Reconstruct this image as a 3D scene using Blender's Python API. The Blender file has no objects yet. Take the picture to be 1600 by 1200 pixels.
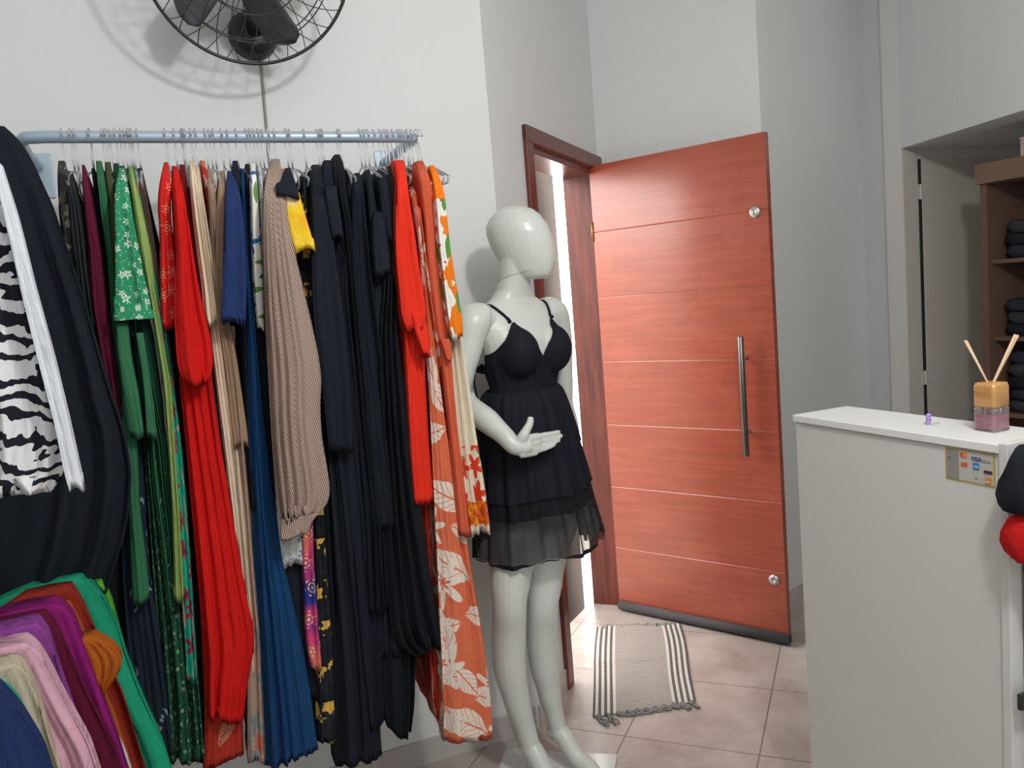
import bpy, bmesh, math, random
import numpy as np
from mathutils import Vector, Matrix
from mathutils.bvhtree import BVHTree
PI = math.pi
random.seed(7)
SC = bpy.context.scene
COL = SC.collection

# ------------------------------------------------------------------ camera
FPX, PITCH, ROLL, CAMH = 1261.7, .1059, -.0819, 1.5435
cF = np.array([0, math.cos(PITCH), -math.sin(PITCH)]); _r0 = np.array([1., 0, 0]); _u0 = np.cross(_r0, cF)
cR = _r0*math.cos(ROLL)+_u0*math.sin(ROLL); cU = -_r0*math.sin(ROLL)+_u0*math.cos(ROLL)
cC = np.array([0, 0, CAMH])
cd = bpy.data.cameras.new('camera'); cam = bpy.data.objects.new('camera', cd); COL.objects.link(cam)
cd.sensor_fit = 'HORIZONTAL'; cd.sensor_width = 36; cd.lens = 36*FPX/1600; cd.clip_start = .05
M = Matrix(((cR[0], cU[0], -cF[0], cC[0]), (cR[1], cU[1], -cF[1], cC[1]), (cR[2], cU[2], -cF[2], cC[2]), (0, 0, 0, 1)))
cam.matrix_world = M
SC.camera = cam

# ------------------------------------------------------------------ light
w = bpy.data.worlds.new('world'); SC.world = w; w.use_nodes = True
bg = w.node_tree.nodes['Background']; bg.inputs[0].default_value = (1, .96, .92, 1); bg.inputs[1].default_value = 7.5
def point_light(name, loc, power, rad, col=(1, .99, .975)):
    l = bpy.data.lights.new(name, 'POINT'); l.energy = power; l.shadow_soft_size = rad; l.color = col
    o = bpy.data.objects.new(name, l); COL.objects.link(o); o.location = loc; return o
point_light('ceiling_lamp', (.72, .52, 2.66), 70, .085)
point_light('ceiling_lamp', (-.25, .0, 2.75), 6, .12)
def area_light(name, loc, rot, sx, sy, power, col=(1, 1, 1)):
    l = bpy.data.lights.new(name, 'AREA'); l.shape = 'RECTANGLE'; l.size = sx; l.size_y = sy; l.energy = power; l.color = col
    o = bpy.data.objects.new(name, l); COL.objects.link(o); o.location = loc; o.rotation_euler = rot; return o
vs = SC.view_settings; vs.view_transform = 'Standard'; vs.look = 'None'; vs.gamma = 1; vs.use_curve_mapping = False; vs.exposure = 0.10

# ------------------------------------------------------------------ picture helpers (turn a photo point into a place)
def ray(x, y): return cF+cR*(x-800)/FPX-cU*(y-600)/FPX
def at_z(x, y, z=0.): d = ray(x, y); return cC+d*(z-CAMH)/d[2]
def at_plane(x, y, P, n): d = ray(x, y); P = np.array(P, float); n = np.array(n, float); return cC+d*((P-cC)@n)/(d@n)

# ------------------------------------------------------------------ mesh helpers
def tag(o, label, cat, group=None, kind=None):
    if label: o['label'] = label
    if cat: o['category'] = cat
    if group: o['group'] = group
    if kind: o['kind'] = kind
    return o
def empty(name, loc, label=None, cat=None, group=None):
    o = bpy.data.objects.new(name, None); COL.objects.link(o); o.location = loc; o.empty_display_size = .05
    return tag(o, label, cat, group)
def mesh_obj(name, V, Fc, mat, parent=None, smooth=False, uv=None, origin=None, mats=None, mi=None):
    """world-space vertices -> one mesh object; origin = its own pivot"""
    if origin is None:
        if parent is not None: origin = np.array([0., 0., 0.])
        else:
            A = np.array([tuple(v) for v in V]); origin = np.array([(A[:, 0].min()+A[:, 0].max())/2, (A[:, 1].min()+A[:, 1].max())/2, A[:, 2].min()])
    base = np.array(origin, float)
    if parent is not None:
        pw = WORLD[parent.name]; base = pw + np.array([0., 0, 0]); off = np.zeros(3)
    me = bpy.data.meshes.new(name)
    me.from_pydata([tuple(np.array(tuple(v))-base) for v in V], [], [tuple(f) for f in Fc])
    for m in (mats or [mat]): me.materials.append(m)
    if mi is not None: me.polygons.foreach_set('material_index', mi)
    if uv is not None:
        lay = me.uv_layers.new(name='UVMap'); li = np.zeros(len(me.loops), int); me.loops.foreach_get('vertex_index', li)
        U = np.array(uv)[li]; lay.data.foreach_set('uv', U.ravel())
    if smooth: me.polygons.foreach_set('use_smooth', [True]*len(me.polygons))
    me.validate(); me.update()
    o = bpy.data.objects.new(name, me); COL.objects.link(o)
    if parent is not None:
        o.parent = parent; WORLD[o.name] = base
    else:
        o.location = base; WORLD[o.name] = base
    return o
WORLD = {}
def root(name, loc, label, cat, group=None):
    o = empty(name, tuple(loc), label, cat, group); WORLD[o.name] = np.array(loc, float); return o

class MB:
    def __init__(s): s.V = []; s.F = []
    def add(s, V, Fc):
        n = len(s.V); s.V += [np.array(v, float) for v in V]; s.F += [tuple(i+n for i in f) for f in Fc]; return s
    def box(s, o, ax, ay, az, bev=0):
        """o corner, three edge vectors; bevelled when bev>0"""
        o, ax, ay, az = [np.array(q, float) for q in (o, ax, ay, az)]
        if bev <= 0:
            V = [o+i*ax+j*ay+k*az for k in (0, 1) for j in (0, 1) for i in (0, 1)]
            Fc = [(0, 2, 3, 1), (4, 5, 7, 6), (0, 1, 5, 4), (2, 6, 7, 3), (0, 4, 6, 2), (1, 3, 7, 5)]
            return s.add(V, Fc)
        bm = bmesh.new(); vs_ = [bm.verts.new(o+i*ax+j*ay+k*az) for k in (0, 1) for j in (0, 1) for i in (0, 1)]
        for f in [(0, 2, 3, 1), (4, 5, 7, 6), (0, 1, 5, 4), (2, 6, 7, 3), (0, 4, 6, 2), (1, 3, 7, 5)]: bm.faces.new([vs_[i] for i in f])
        bmesh.ops.bevel(bm, geom=list(bm.edges), offset=bev, segments=2, affect='EDGES', profile=.5)
        bm.verts.index_update(); s.add([v.co[:] for v in bm.verts], [[v.index for v in f.verts] for f in bm.faces]); bm.free(); return s
    def prism(s, poly, z0, z1):
        n = len(poly); V = [(p[0], p[1], z0) for p in poly]+[(p[0], p[1], z1) for p in poly]
        return s.add(V, [tuple(range(n))[::-1], tuple(range(n, 2*n))]+[(i, (i+1) % n, n+(i+1) % n, n+i) for i in range(n)])
    def tube(s, pts, r, k=8, cap=True, closed=False):
        P = [np.array(p, float) for p in pts]; n = len(P); R = r if hasattr(r, '__len__') else [r]*n
        T = [(P[(i+1) % n]-P[i-1]) if closed else (P[min(i+1, n-1)]-P[max(i-1, 0)]) for i in range(n)]
        T = [t/(np.linalg.norm(t)+1e-12) for t in T]
        a = np.array([0, 0, 1.]) if abs(T[0][2]) < .9 else np.array([1., 0, 0])
        x = np.cross(T[0], a); x /= np.linalg.norm(x); V = []
        for i in range(n):
            x = x-T[i]*(x@T[i]); x /= np.linalg.norm(x); y = np.cross(T[i], x)
            V += [P[i]+R[i]*(x*math.cos(2*PI*j/k)+y*math.sin(2*PI*j/k)) for j in range(k)]
        Fc = []
        for i in range(n if closed else n-1):
            i2 = (i+1) % n
            Fc += [(i*k+j, i*k+(j+1) % k, i2*k+(j+1) % k, i2*k+j) for j in range(k)]
        if cap and not closed: Fc += [tuple(range(k))[::-1], tuple((n-1)*k+j for j in range(k))]
        return s.add(V, Fc)
    def loft(s, rings, cap=True):
        k = len(rings[0]); V = [p for r_ in rings for p in r_]
        Fc = [(i*k+j, i*k+(j+1) % k, (i+1)*k+(j+1) % k, (i+1)*k+j) for i in range(len(rings)-1) for j in range(k)]
        if cap: Fc += [tuple(range(k))[::-1], tuple((len(rings)-1)*k+j for j in range(k))]
        return s.add(V, Fc)
    def lathe(s, c, axis, prof, k=24):
        """prof: (radius, distance along axis)"""
        c = np.array(c, float); ax = np.array(axis, float); ax /= np.linalg.norm(ax)
        a = np.array([0, 0, 1.]) if abs(ax[2]) < .9 else np.array([1., 0, 0]); x = np.cross(ax, a); x /= np.linalg.norm(x); y = np.cross(ax, x)
        return s.loft([[c+ax*h+r_*(x*math.cos(2*PI*j/k)+y*math.sin(2*PI*j/k)) for j in range(k)] for r_, h in prof])
    def ball(s, c, rad, n=10, k=14):
        rad = rad if hasattr(rad, '__len__') else (rad,)*3
        return s.loft([[np.array(c)+np.array([rad[0]*math.sin(t)*math.cos(2*PI*j/k), rad[1]*math.sin(t)*math.sin(2*PI*j/k), rad[2]*math.cos(t)]) for j in range(k)]
                       for t in [PI*(i+.15)/(n-.7) for i in range(n)]])
    def build(s, name, mat, parent=None, smooth=False, label=None, cat=None, group=None, kind=None):
        o = mesh_obj(name, s.V, s.F, mat, parent, smooth); return tag(o, label, cat, group, kind)

# ------------------------------------------------------------------ material helpers
class NT:
    def __init__(s, name):
        s.m = bpy.data.materials.new(name); s.m.use_nodes = True; s.t = s.m.node_tree; s.b = s.t.nodes['Principled BSDF']
    def n(s, typ, **kw):
        q = s.t.nodes.new(typ)
        for k, v in kw.items(): setattr(q, k, v)
        return q
    def put(s, sock, v):
        if isinstance(v, bpy.types.NodeSocket): s.t.links.new(v, sock)
        elif isinstance(v, (tuple, list)) and len(v) == 3 and sock.type == 'RGBA': sock.default_value = (*v, 1)
        else: sock.default_value = v
    def m_(s, op, a, b=0., c=None):
        q = s.n('ShaderNodeMath', operation=op); s.put(q.inputs[0], a); s.put(q.inputs[1], b)
        if c is not None: s.put(q.inputs[2], c)
        return q.outputs[0]
    def lt(s, a, b): return s.m_('LESS_THAN', a, b)
    def gt(s, a, b): return s.m_('GREATER_THAN', a, b)
    def mul(s, a, b): return s.m_('MULTIPLY', a, b)
    def add(s, a, b): return s.m_('ADD', a, b)
    def mx(s, a, b): return s.m_('MAXIMUM', a, b)
    def xy(s, vec):
        q = s.n('ShaderNodeSeparateXYZ'); s.put(q.inputs[0], vec); return q.outputs[0], q.outputs[1], q.outputs[2]
    def comb(s, x, y, z=0.):
        q = s.n('ShaderNodeCombineXYZ'); s.put(q.inputs[0], x); s.put(q.inputs[1], y); s.put(q.inputs[2], z); return q.outputs[0]
    def uv(s): return s.n('ShaderNodeTexCoord').outputs['UV']
    def obj(s): return s.n('ShaderNodeTexCoord').outputs['Object']
    def mapv(s, vec, sc=(1, 1, 1), rot=(0, 0, 0), loc=(0, 0, 0)):
        q = s.n('ShaderNodeMapping'); s.put(q.inputs['Vector'], vec); q.inputs['Scale'].default_value = sc; q.inputs['Rotation'].default_value = rot; q.inputs['Location'].default_value = loc; return q.outputs[0]
    def mix(s, f, a, b):
        q = s.n('ShaderNodeMix', data_type='RGBA'); s.put(q.inputs[0], f); s.put(q.inputs[6], a); s.put(q.inputs[7], b); return q.outputs[2]
    def noise(s, vec, sc, det=3., rough=.5):
        q = s.n('ShaderNodeTexNoise'); s.put(q.inputs['Vector'], vec); q.inputs['Scale'].default_value = sc; q.inputs['Detail'].default_value = det; q.inputs['Roughness'].default_value = rough; return q.outputs['Fac']
    def ramp(s, f, *st):
        q = s.n('ShaderNodeValToRGB'); s.put(q.inputs[0], f); e = q.color_ramp.elements
        while len(e) < len(st): e.new(.5)
        for i, (p, c) in enumerate(st): e[i].position = p; e[i].color = (*c, 1) if len(c) == 3 else c
        return q.outputs[0]
    def cells(s, vec, sc, rnd=1., loc=(0, 0, 0)):
        """voronoi cells: returns offsets dx, dy from the cell's point and two random numbers per cell"""
        v = s.mapv(vec, (sc, sc, 0), (0, 0, 0), loc)
        q = s.n('ShaderNodeTexVoronoi', voronoi_dimensions='2D'); s.put(q.inputs['Vector'], v); q.inputs['Scale'].default_value = 1; q.inputs['Randomness'].default_value = rnd
        d = s.n('ShaderNodeVectorMath', operation='SUBTRACT'); s.put(d.inputs[0], v); s.put(d.inputs[1], q.outputs['Position'])
        x, y, _ = s.xy(d.outputs[0]); r1, r2, r3 = s.xy(q.outputs['Color']); return x, y, r1, r2
    def flower(s, vec, sc, R=.4, k=5, rnd=.8, loc=(0, 0, 0), depth=.3):
        x, y, r1, r2 = s.cells(vec, sc, rnd, loc)
        ang = s.add(s.m_('ARCTAN2', y, x), s.mul(r1, 6.28)); L = s.m_('SQRT', s.add(s.mul(x, x), s.mul(y, y)))
        pet = s.add(1-depth, s.mul(s.m_('COSINE', s.mul(ang, float(k))), depth)); RR = s.mul(pet, s.add(R*.65, s.mul(r2, R*.35)))
        return s.lt(L, RR), s.lt(L, s.mul(RR, .3)), s.m_('DIVIDE', L, R)
    def leaf(s, vec, sc, L=.42, W=.17, rnd=.7, loc=(0, 0, 0), a0=0., spread=6.28, veins=True):
        x, y, r1, r2 = s.cells(vec, sc, rnd, loc)
        an = s.add(a0, s.mul(r1, spread)); c = s.m_('COSINE', an); n_ = s.m_('SINE', an)
        X = s.add(s.mul(x, c), s.mul(y, n_)); Y = s.m_('SUBTRACT', s.mul(y, c), s.mul(x, n_)); aY = s.m_('ABSOLUTE', Y)
        q = s.m_('DIVIDE', X, L); prof = s.mul(s.m_('SUBTRACT', 1., s.mul(q, q)), W)
        inside = s.lt(aY, prof)
        if veins:
            v = s.gt(s.m_('SINE', s.mul(s.m_('SUBTRACT', X, s.mul(aY, 1.3)), 52.)), .86)
            v = s.mul(v, s.gt(aY, .012)); mid = s.lt(aY, .011); inside = s.mul(inside, s.m_('SUBTRACT', 1., s.mx(s.mul(v, .75), mid)))
        return inside
    def fin(s, col, rough=.85, bump=None, bs=.3, bd=.01, spec=.3):
        s.put(s.b.inputs['Base Color'], col); s.put(s.b.inputs['Roughness'], rough); s.b.inputs['Specular IOR Level'].default_value = spec
        if bump is not None:
            q = s.n('ShaderNodeBump'); q.inputs['Strength'].default_value = bs; q.inputs['Distance'].default_value = bd; s.put(q.inputs['Height'], bump); s.put(s.b.inputs['Normal'], q.outputs[0])
        return s.m
def H(h):
    c = [int(h[i:i+2], 16)/255 for i in (0, 2, 4)]; return tuple(x/12.92 if x <= .04045 else ((x+.055)/1.055)**2.4 for x in c)
def plain(name, col, rough=.5, metal=0., spec=.5, nz=0., nsc=20):
    t = NT(name); c = col
    if nz > 0:
        f = t.noise(t.obj(), nsc, 4); c = t.mix(f, tuple(x*(1-nz) for x in col), tuple(min(1, x*(1+nz)) for x in col))
    t.b.inputs['Metallic'].default_value = metal; return t.fin(c, rough, spec=spec)
FAB = {}
def wrinkle(t, uv):
    a = t.noise(t.mapv(uv, (24, 3.2, 1)), 1., 4, .55); a2 = t.noise(t.mapv(uv, (14, 11, 1), (0, 0, .5)), 1., 3, .6); b = t.noise(uv, 700., 1); return t.add(t.add(a, t.mul(a2, .45)), t.mul(b, .04))
def cloth(name, col, rough=.88, dv=.12, spec=.18, bs=.5):
    if name in FAB: return FAB[name]
    t = NT(name); uv = t.uv(); f = t.noise(t.mapv(uv, (9, 3, 1)), 1., 3)
    c = t.mix(f, tuple(x*(1-dv) for x in col), tuple(min(1, x*(1+dv)) for x in col))
    FAB[name] = t.fin(c, rough, wrinkle(t, uv), min(1, bs*1.7), .02, spec); return FAB[name]
def fab(name, fn, rough=.85, spec=.2, bs=.45):
    t = NT(name); uv = t.uv(); c = fn(t, uv); FAB[name] = t.fin(c, rough, wrinkle(t, uv), min(1, bs*1.6), .018, spec); return FAB[name]

# ================================================================== THE ROOM
W1P = np.array([-.004, 2.76, 0.]); d1 = np.array([.9233, .3842, 0.]); n1 = np.array([.3842, -.9233, 0.])
Cc = np.array([.49, 3.906, 0.]); D2 = np.array([.3956, .9184, 0.]); N2 = np.array([.9184, -.3956, 0.])
CEIL = 3.05; Zv = np.array([0, 0, 1.])
def wallmat(name, col, n=.03):
    t = NT(name); f = t.noise(t.obj(), 1.6, 5, .6); c = t.mix(f, tuple(x*(1-n) for x in col), tuple(min(1, x*(1+n)) for x in col))
    return t.fin(c, .55, t.noise(t.obj(), 60, 3), .08, .004, .35)
m_wall = wallmat('wall paint white', (.735, .755, .755)); m_wallR = wallmat('wall paint warm white', (.70, .69, .66)); m_ceil = wallmat('ceiling paint', (.8, .8, .78))
def wall_seg(name, a, b, z0=0., z1=CEIL, th=.14, mat=None, out=None):
    """wall from a to b, inner face on the line, thickness away from the room"""
    a = np.array([a[0], a[1], 0.]); b = np.array([b[0], b[1], 0.]); d = (b-a)
    o = MB().box(a+Zv*z0, d, np.array(out)*th, Zv*(z1-z0)).build(name, mat or m_wall, kind='structure'); return o
# corner points
K1 = W1P+0; A0 = W1P-d1*2.6; A1 = A0+n1*3.6; A2 = A1+d1*5.6
C3 = Cc+N2*.746                      # where the short wall beside the entrance ends
P4 = np.array([1.946, 3.941, 0.]); Bd = (P4-C3)/np.linalg.norm(P4-C3); Bn = np.array([Bd[1], -Bd[0], 0.])
Kk = np.array([1.90, 4.265, 0.])     # the wall steps back to here, then turns towards the camera up to P4
A3 = P4+d1*.85
Be = (Kk-C3)/np.linalg.norm(Kk-C3); Ben = np.array([Be[1], -Be[0], 0.])
wall_seg('wall_left', K1, A0, out=-n1)
# door wall with its opening
oA = Cc-D2*.958+D2*.062; oB = Cc-D2*.062; fH = 2.167
mb = MB(); th2 = .14
mb.box(K1-N2*th2, oA-K1, N2*th2, Zv*CEIL); mb.box(oB-N2*th2, Cc+D2*.0-oB, N2*th2, Zv*CEIL); mb.box(oA-N2*th2+Zv*(fH-.062), oB-oA, N2*th2, Zv*(CEIL-fH+.062))
mb.build('wall_entrance', m_wall, kind='structure')
wall_seg('wall_back', Cc-N2*.14, C3, out=D2)
wall_seg('wall_back', C3, Kk+Be*.02, out=-Ben)
wall_seg('wall_back', Kk, P4, out=Bd, th=.10)
wall_seg('wall_stockroom', P4-Bd*.0, A3+Bd*.6, out=-Bn, mat=m_wallR, th=.10)
wall_seg('wall_right', A3+Bd*.55, A2+d1*.3, out=d1, mat=m_wallR)
wall_seg('wall_front', A1-d1*.2, A2+d1*.5, out=n1)
wall_seg('wall_side', A0-n1*.1, A1+n1*.1, out=-d1)
shell = [A0-n1*.05-d1*.1, A1-d1*.1+n1*.1, A2+n1*.1+d1*.5, A3+Bd*.7+D2*.15, Cc+D2*.14-N2*.1, K1-n1*.05]
MB().prism([(p[0], p[1]) for p in [A0-d1*.2-n1*.1, A1-d1*.2+n1*.2, A2+n1*.2+d1*.8, A3+Bd*.9-Bn*.3, Kk+D2*.3, Cc+D2*.3-N2*.14, W1P-N2*.14-n1*.14]], CEIL, CEIL+.1).build('ceiling', m_ceil, kind='structure')

# floor: polished beige porcelain, 45 cm, laid along the entrance wall
t = NT('beige porcelain floor tile'); g = t.n('ShaderNodeNewGeometry').outputs['Position']; X, Y, _z = t.xy(g)
aN = t.add(t.mul(X, .9184), t.mul(Y, -.3956)); bD = t.add(t.mul(X, .3956), t.mul(Y, .9184)); Tt = .45
fa = t.m_('FRACT', t.m_('DIVIDE', t.add(aN, .335+9), Tt)); fb = t.m_('FRACT', t.m_('DIVIDE', t.add(bD, -3.01+9), Tt))
ea = t.m_('MINIMUM', fa, t.m_('SUBTRACT', 1., fa)); eb = t.m_('MINIMUM', fb, t.m_('SUBTRACT', 1., fb)); e = t.m_('MINIMUM', ea, eb)
gr = t.lt(e, .006)
nn = t.noise(t.mapv(g, (1, 1, 1), (0, 0, .6)), 4.2, 6, .62); n2 = t.noise(g, 13., 5, .6)
cc_ = t.ramp(nn, (.30, (.33, .28, .25)), (.5, (.46, .41, .375)), (.68, (.58, .53, .50)))
cc_ = t.mix(t.mul(n2, .35), cc_, (.44, .38, .34)); cc_ = t.mix(gr, cc_, (.22, .18, .15))
m_floor = t.fin(cc_, .3, t.m_('SUBTRACT', 1., gr), .25, .002, .45)
PLAN = [(p[0], p[1]) for p in [A0-d1*.2-n1*.1, A1-d1*.2+n1*.2, A2+n1*.2+d1*.8, A3+Bd*.9-Bn*.3, Kk+D2*.3, Cc+D2*.3-N2*.145, W1P-N2*.145-n1*.14]]
MB().prism(PLAN, -.1, 0).build('floor', m_floor, kind='structure')
MB().prism([(-7, 1.5), (3, 1.5), (3, 9), (-7, 9)], -.32, -.2).build('floor_outside', plain('pale yard paving', (.55, .50, .46), .7, nz=.08, nsc=3), kind='structure')
m_base = plain('skirting tile', (.52, .49, .46), .3, nz=.12, nsc=6)
MB().box(W1P-d1*2.6, d1*2.59, n1*.01, Zv*.085).build('baseboard_left', m_base, kind='structure')
MB().box(K1, D2*(1.25-.958), N2*.01, Zv*.085).build('baseboard_entrance', m_base, kind='structure')
MB().box(Cc+N2*.005, N2*.745, -D2*.01, Zv*.085).box(C3, Kk-C3, Ben*.01, Zv*.085).build('baseboard_back', m_base, kind='structure')

# dropped slab over the stock corner (its edge and underside), door behind it
t0 = P4; t1 = np.array([2.052, 3.187, 0.]); sd = (t1-t0)/np.linalg.norm(t1-t0)
q1 = t0+sd*3.3
MB().prism([(t0[0], t0[1]), (q1[0], q1[1]), (q1[0]+2.0, q1[1]+.83), (A3[0]+Bd[0]*.6, A3[1]+Bd[1]*.6)], 2.1, CEIL).build('ceiling_dropped', m_wall, kind='structure')
def onB(x, y): return at_plane(x, y, P4, Bn)
jx0 = (onB(1432, 230)-P4)@Bd
m_doorw = plain('cream door paint', (.62, .59, .53), .45); m_dark = plain('dark gap', (.02, .02, .02), .8); m_metal = plain('brushed steel', (.55, .54, .52), .32, 1., nz=.08, nsc=60)
d2r = root('door_2', P4+Bd*(jx0+.02)+Bn*.001, None, None); d2r['kind'] = 'structure'
MB().box(P4+Bd*.002, Bd*(jx0-.006), Bn*.006, Zv*2.09).build('frame', m_doorw, d2r)
MB().box(P4+Bd*(jx0-.006), Bd*.04, Bn*.002, Zv*2.05).build('gap', m_dark, d2r)
MB().box(P4+Bd*(jx0+.024), Bd*.66, Bn*.006, Zv*2.05, .002).build('leaf', m_doorw, d2r)
for px, py in ((1435, 300), (1442, 590)):
    P = onB(px, py); MB().lathe(P4+Bd*(jx0+.008)+Bn*.008+Zv*(P[2]-.035), Zv, [(.007, 0), (.007, .07)], 10).box(P4+Bd*(jx0-.014)+Bn*.0065+Zv*(P[2]-.035), Bd*.05, Bn*.004, Zv*.07).build('hinge', plain('painted hinge', (.6, .58, .54), .4), d2r)

# ------------------------------------------------------------------ entrance frame and open door leaf
t = NT('red varnished wood'); ob = t.obj(); X, Y, Zz = t.xy(ob)
wv = t.noise(t.mapv(t.uv(), (1.2, 14, 1)), 2.2, 6, .6); w2 = t.noise(t.mapv(t.uv(), (1, 1, 1)), 2.3, 3, .5); w3 = t.noise(t.mapv(t.uv(), (2.5, 60, 1)), 3., 4, .6)
c = t.ramp(wv, (.3, (.30, .052, .026)), (.52, (.36, .068, .034)), (.72, (.41, .088, .046)))
c = t.mix(t.mul(t.gt(w2, .55), .25), c, (.44, .10, .06)); c = t.mix(t.mul(t.mul(t.gt(w3, .64), t.gt(w2, .5)), .4), c, (.16, .03, .02))
t.b.inputs['Coat Weight'].default_value = .8; t.b.inputs['Coat Roughness'].default_value = .22
m_wood = t.fin(c, t.add(.26, t.mul(w3, .24)), w3, .08, .002, .6)
t = NT('dark red frame wood'); wv = t.noise(t.mapv(t.obj(), (30, 30, 2)), 1.4, 5, .6)
m_frame = t.fin(t.ramp(wv, (.3, (.075, .014, .010)), (.7, (.21, .045, .03))), .3, wv, .08, .002, .5)
fr = root('door_1', Cc-D2*.48, None, None); fr['kind'] = 'structure'
oL = Cc-D2*.958; cw = .062
for nm, o, dd in (('casing', oL, D2*cw), ('casing', Cc-D2*cw, D2*(cw-.002))):
    MB().box(o+N2*.0005, dd, N2*.018, Zv*fH, .004).build(nm, m_frame, fr)
MB().box(oL+N2*.0005+Zv*(fH-cw), D2*.956, N2*.02, Zv*cw, .004).build('casing', m_frame, fr)
jt = .028
for o in (oA, oB-D2*jt): MB().box(o-N2*.15, D2*jt, N2*.15, Zv*(fH-cw), .002).build('jamb', m_frame, fr)
MB().box(oA-N2*.15+Zv*(fH-cw-jt), oB-oA, N2*.15, Zv*jt, .002).build('jamb', m_frame, fr)
hA = np.array([.433, 3.786, 0.]); hB = np.array([1.072, 3.259, 0.]); LD = (hB-hA)/np.linalg.norm(hB-hA); LW = np.linalg.norm(hB-hA); LN = np.array([LD[1], -LD[0], 0.])  # LN towards the camera side
if LN@(-hA) < 0: LN = -LN
lr = root('entrance_door', hA, 'open red varnished wooden door leaf with horizontal grooves and a steel pull bar', 'door')
# leaf: seven boards divided by shallow grooves, one mesh
mbL = MB(); Hd = 2.1; zz0 = .012; nb = 7; tk = .036
prof = []
for i in range(nb):
    z0 = zz0+Hd*i/nb; z1 = zz0+Hd*(i+1)/nb
    prof += [(z0, 0 if i == 0 else -.002), (z0+.003, 0), (z1-.003, 0), (z1, 0 if i == nb-1 else -.002)]
rings = []
V = []; U_ = []
for s_ in (0, 1):
    for z, dv in prof: V.append(hA+LD*(LW*s_)+LN*dv+Zv*z); U_.append((s_*LW, z))
    V.append(hA+LD*(LW*s_)-LN*tk+Zv*(zz0+Hd)); U_.append((s_*LW+.04, zz0+Hd)); V.append(hA+LD*(LW*s_)-LN*tk+Zv*zz0); U_.append((s_*LW+.04, zz0))
n_ = len(prof)+2
Fc = [(i, (i+1) % n_, n_+(i+1) % n_, n_+i) for i in range(n_)]+[tuple(range(n_))[::-1], tuple(range(n_, 2*n_))]
mesh_obj('leaf', V, Fc, m_wood, lr, uv=U_)
mk = MB(); mk.tube([hA+LD*.01+LN*.012+Zv*.03, hA+LD*.4+LN*.012+Zv*.028, hA+LD*(LW+.012)+LN*.012+Zv*.03], .021, 12); mk.build('draught_seal', plain('dark grey foam seal', (.075, .07, .078), .8), lr, True)
for px, py in ((1180, 331), (1210, 906)):
    P = at_plane(px, py, hA, LN); MB().lathe(P, LN, [(.0, .012), (.008, .012), (.009, .0135), (.018, .011), (.0235, .006), (.0235, 0)][::-1], 28).build('lock_escutcheon', plain('satin lock disc', (.6, .59, .57), .35, .9), lr, True)
ha = at_plane(1157, 525, hA+LN*.05, LN); hb = at_plane(1166, 713, hA+LN*.05, LN); hc = (ha+hb)/2; hl = abs(ha[2]-hb[2])/2
hx = MB().tube([hc+Zv*hl, hc+Zv*(hl-.0005), hc+Zv*(hl-.003), hc-Zv*(hl-.003), hc-Zv*(hl-.0005), hc-Zv*hl], [.006, .0105, .0125, .0125, .0105, .006], 20)
hh = hx.build('pull_bar', plain('dark brushed steel bar', (.17, .165, .16), .35, 1.), lr, True)
for s_ in (.62, -.62): MB().tube([hc+Zv*hl*s_, hc+Zv*hl*s_-LN*.05], .008, 10).build('bar_mount', m_metal, hh, True)
for z in (1.77,): MB().tube([hA+LN*.004+Zv*z-LD*.004, hA+LN*.004+Zv*(z+.09)-LD*.004], .005, 10).build('hinge', plain('brass hinge', (.45, .27, .1), .35, .8), lr, True)

# outside the entrance: grey half-open gate leaf and pale yard wall under daylight
g1 = at_z(885, 1016, -.2); g2 = at_z(914, 950, -.2); gd = (g2-g1)/np.linalg.norm(g2-g1); gn = np.array([gd[1], -gd[0], 0.])
gt_ = root('gate', g1, 'grey metal gate leaf standing just outside the entrance doorway', 'gate')
m_gate = plain('grey gate paint', (.10, .086, .078), .95, spec=0., nz=.1, nsc=5)
MB().box(g1-gn*.03, g2-g1, gn*.03, Zv*2.45, .004).build('gate_panel', m_gate, gt_)
mb = MB(); yw = Cc-N2*1.5
MB().box(yw-D2*2.6-Zv*.2, D2*5.5, -N2*.1, Zv*2.1).build('wall_outside', plain('outdoor plaster', (.80, .76, .70), .8), kind='structure')

# ------------------------------------------------------------------ reception counter
CH = 1.17
ca = at_z(1238, 648, CH); cb_ = at_z(1566, 696, CH); cdv = cb_-ca; cdv[2] = 0; cL = np.linalg.norm(cdv); cdv /= cL; cn = np.array([-cdv[1], cdv[0], 0.])
if cn@np.array([-1, -1, 0]) > 0: cn = -cn
ca0 = ca*[1, 1, 0]
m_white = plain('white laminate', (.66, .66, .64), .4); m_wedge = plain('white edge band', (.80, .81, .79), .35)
cr = root('reception_counter', ca0+cdv*cL/2, 'white laminate reception counter with a narrow raised top', 'counter')
CW = .19
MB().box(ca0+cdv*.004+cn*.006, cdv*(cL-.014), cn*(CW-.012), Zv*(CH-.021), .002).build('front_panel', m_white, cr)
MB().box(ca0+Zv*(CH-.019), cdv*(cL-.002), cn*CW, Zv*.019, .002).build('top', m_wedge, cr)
MB().box(ca0+cdv*(cL-.009), cdv*.020, cn*.42, Zv*(CH+.004), .002).build('end_panel', m_white, cr)
MB().box(ca0+cdv*.02+cn*(CW-.01)+Zv*.70, cdv*(cL-.06), cn*.45, Zv*.03, .002).build('desk_top', m_wedge, cr)

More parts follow.
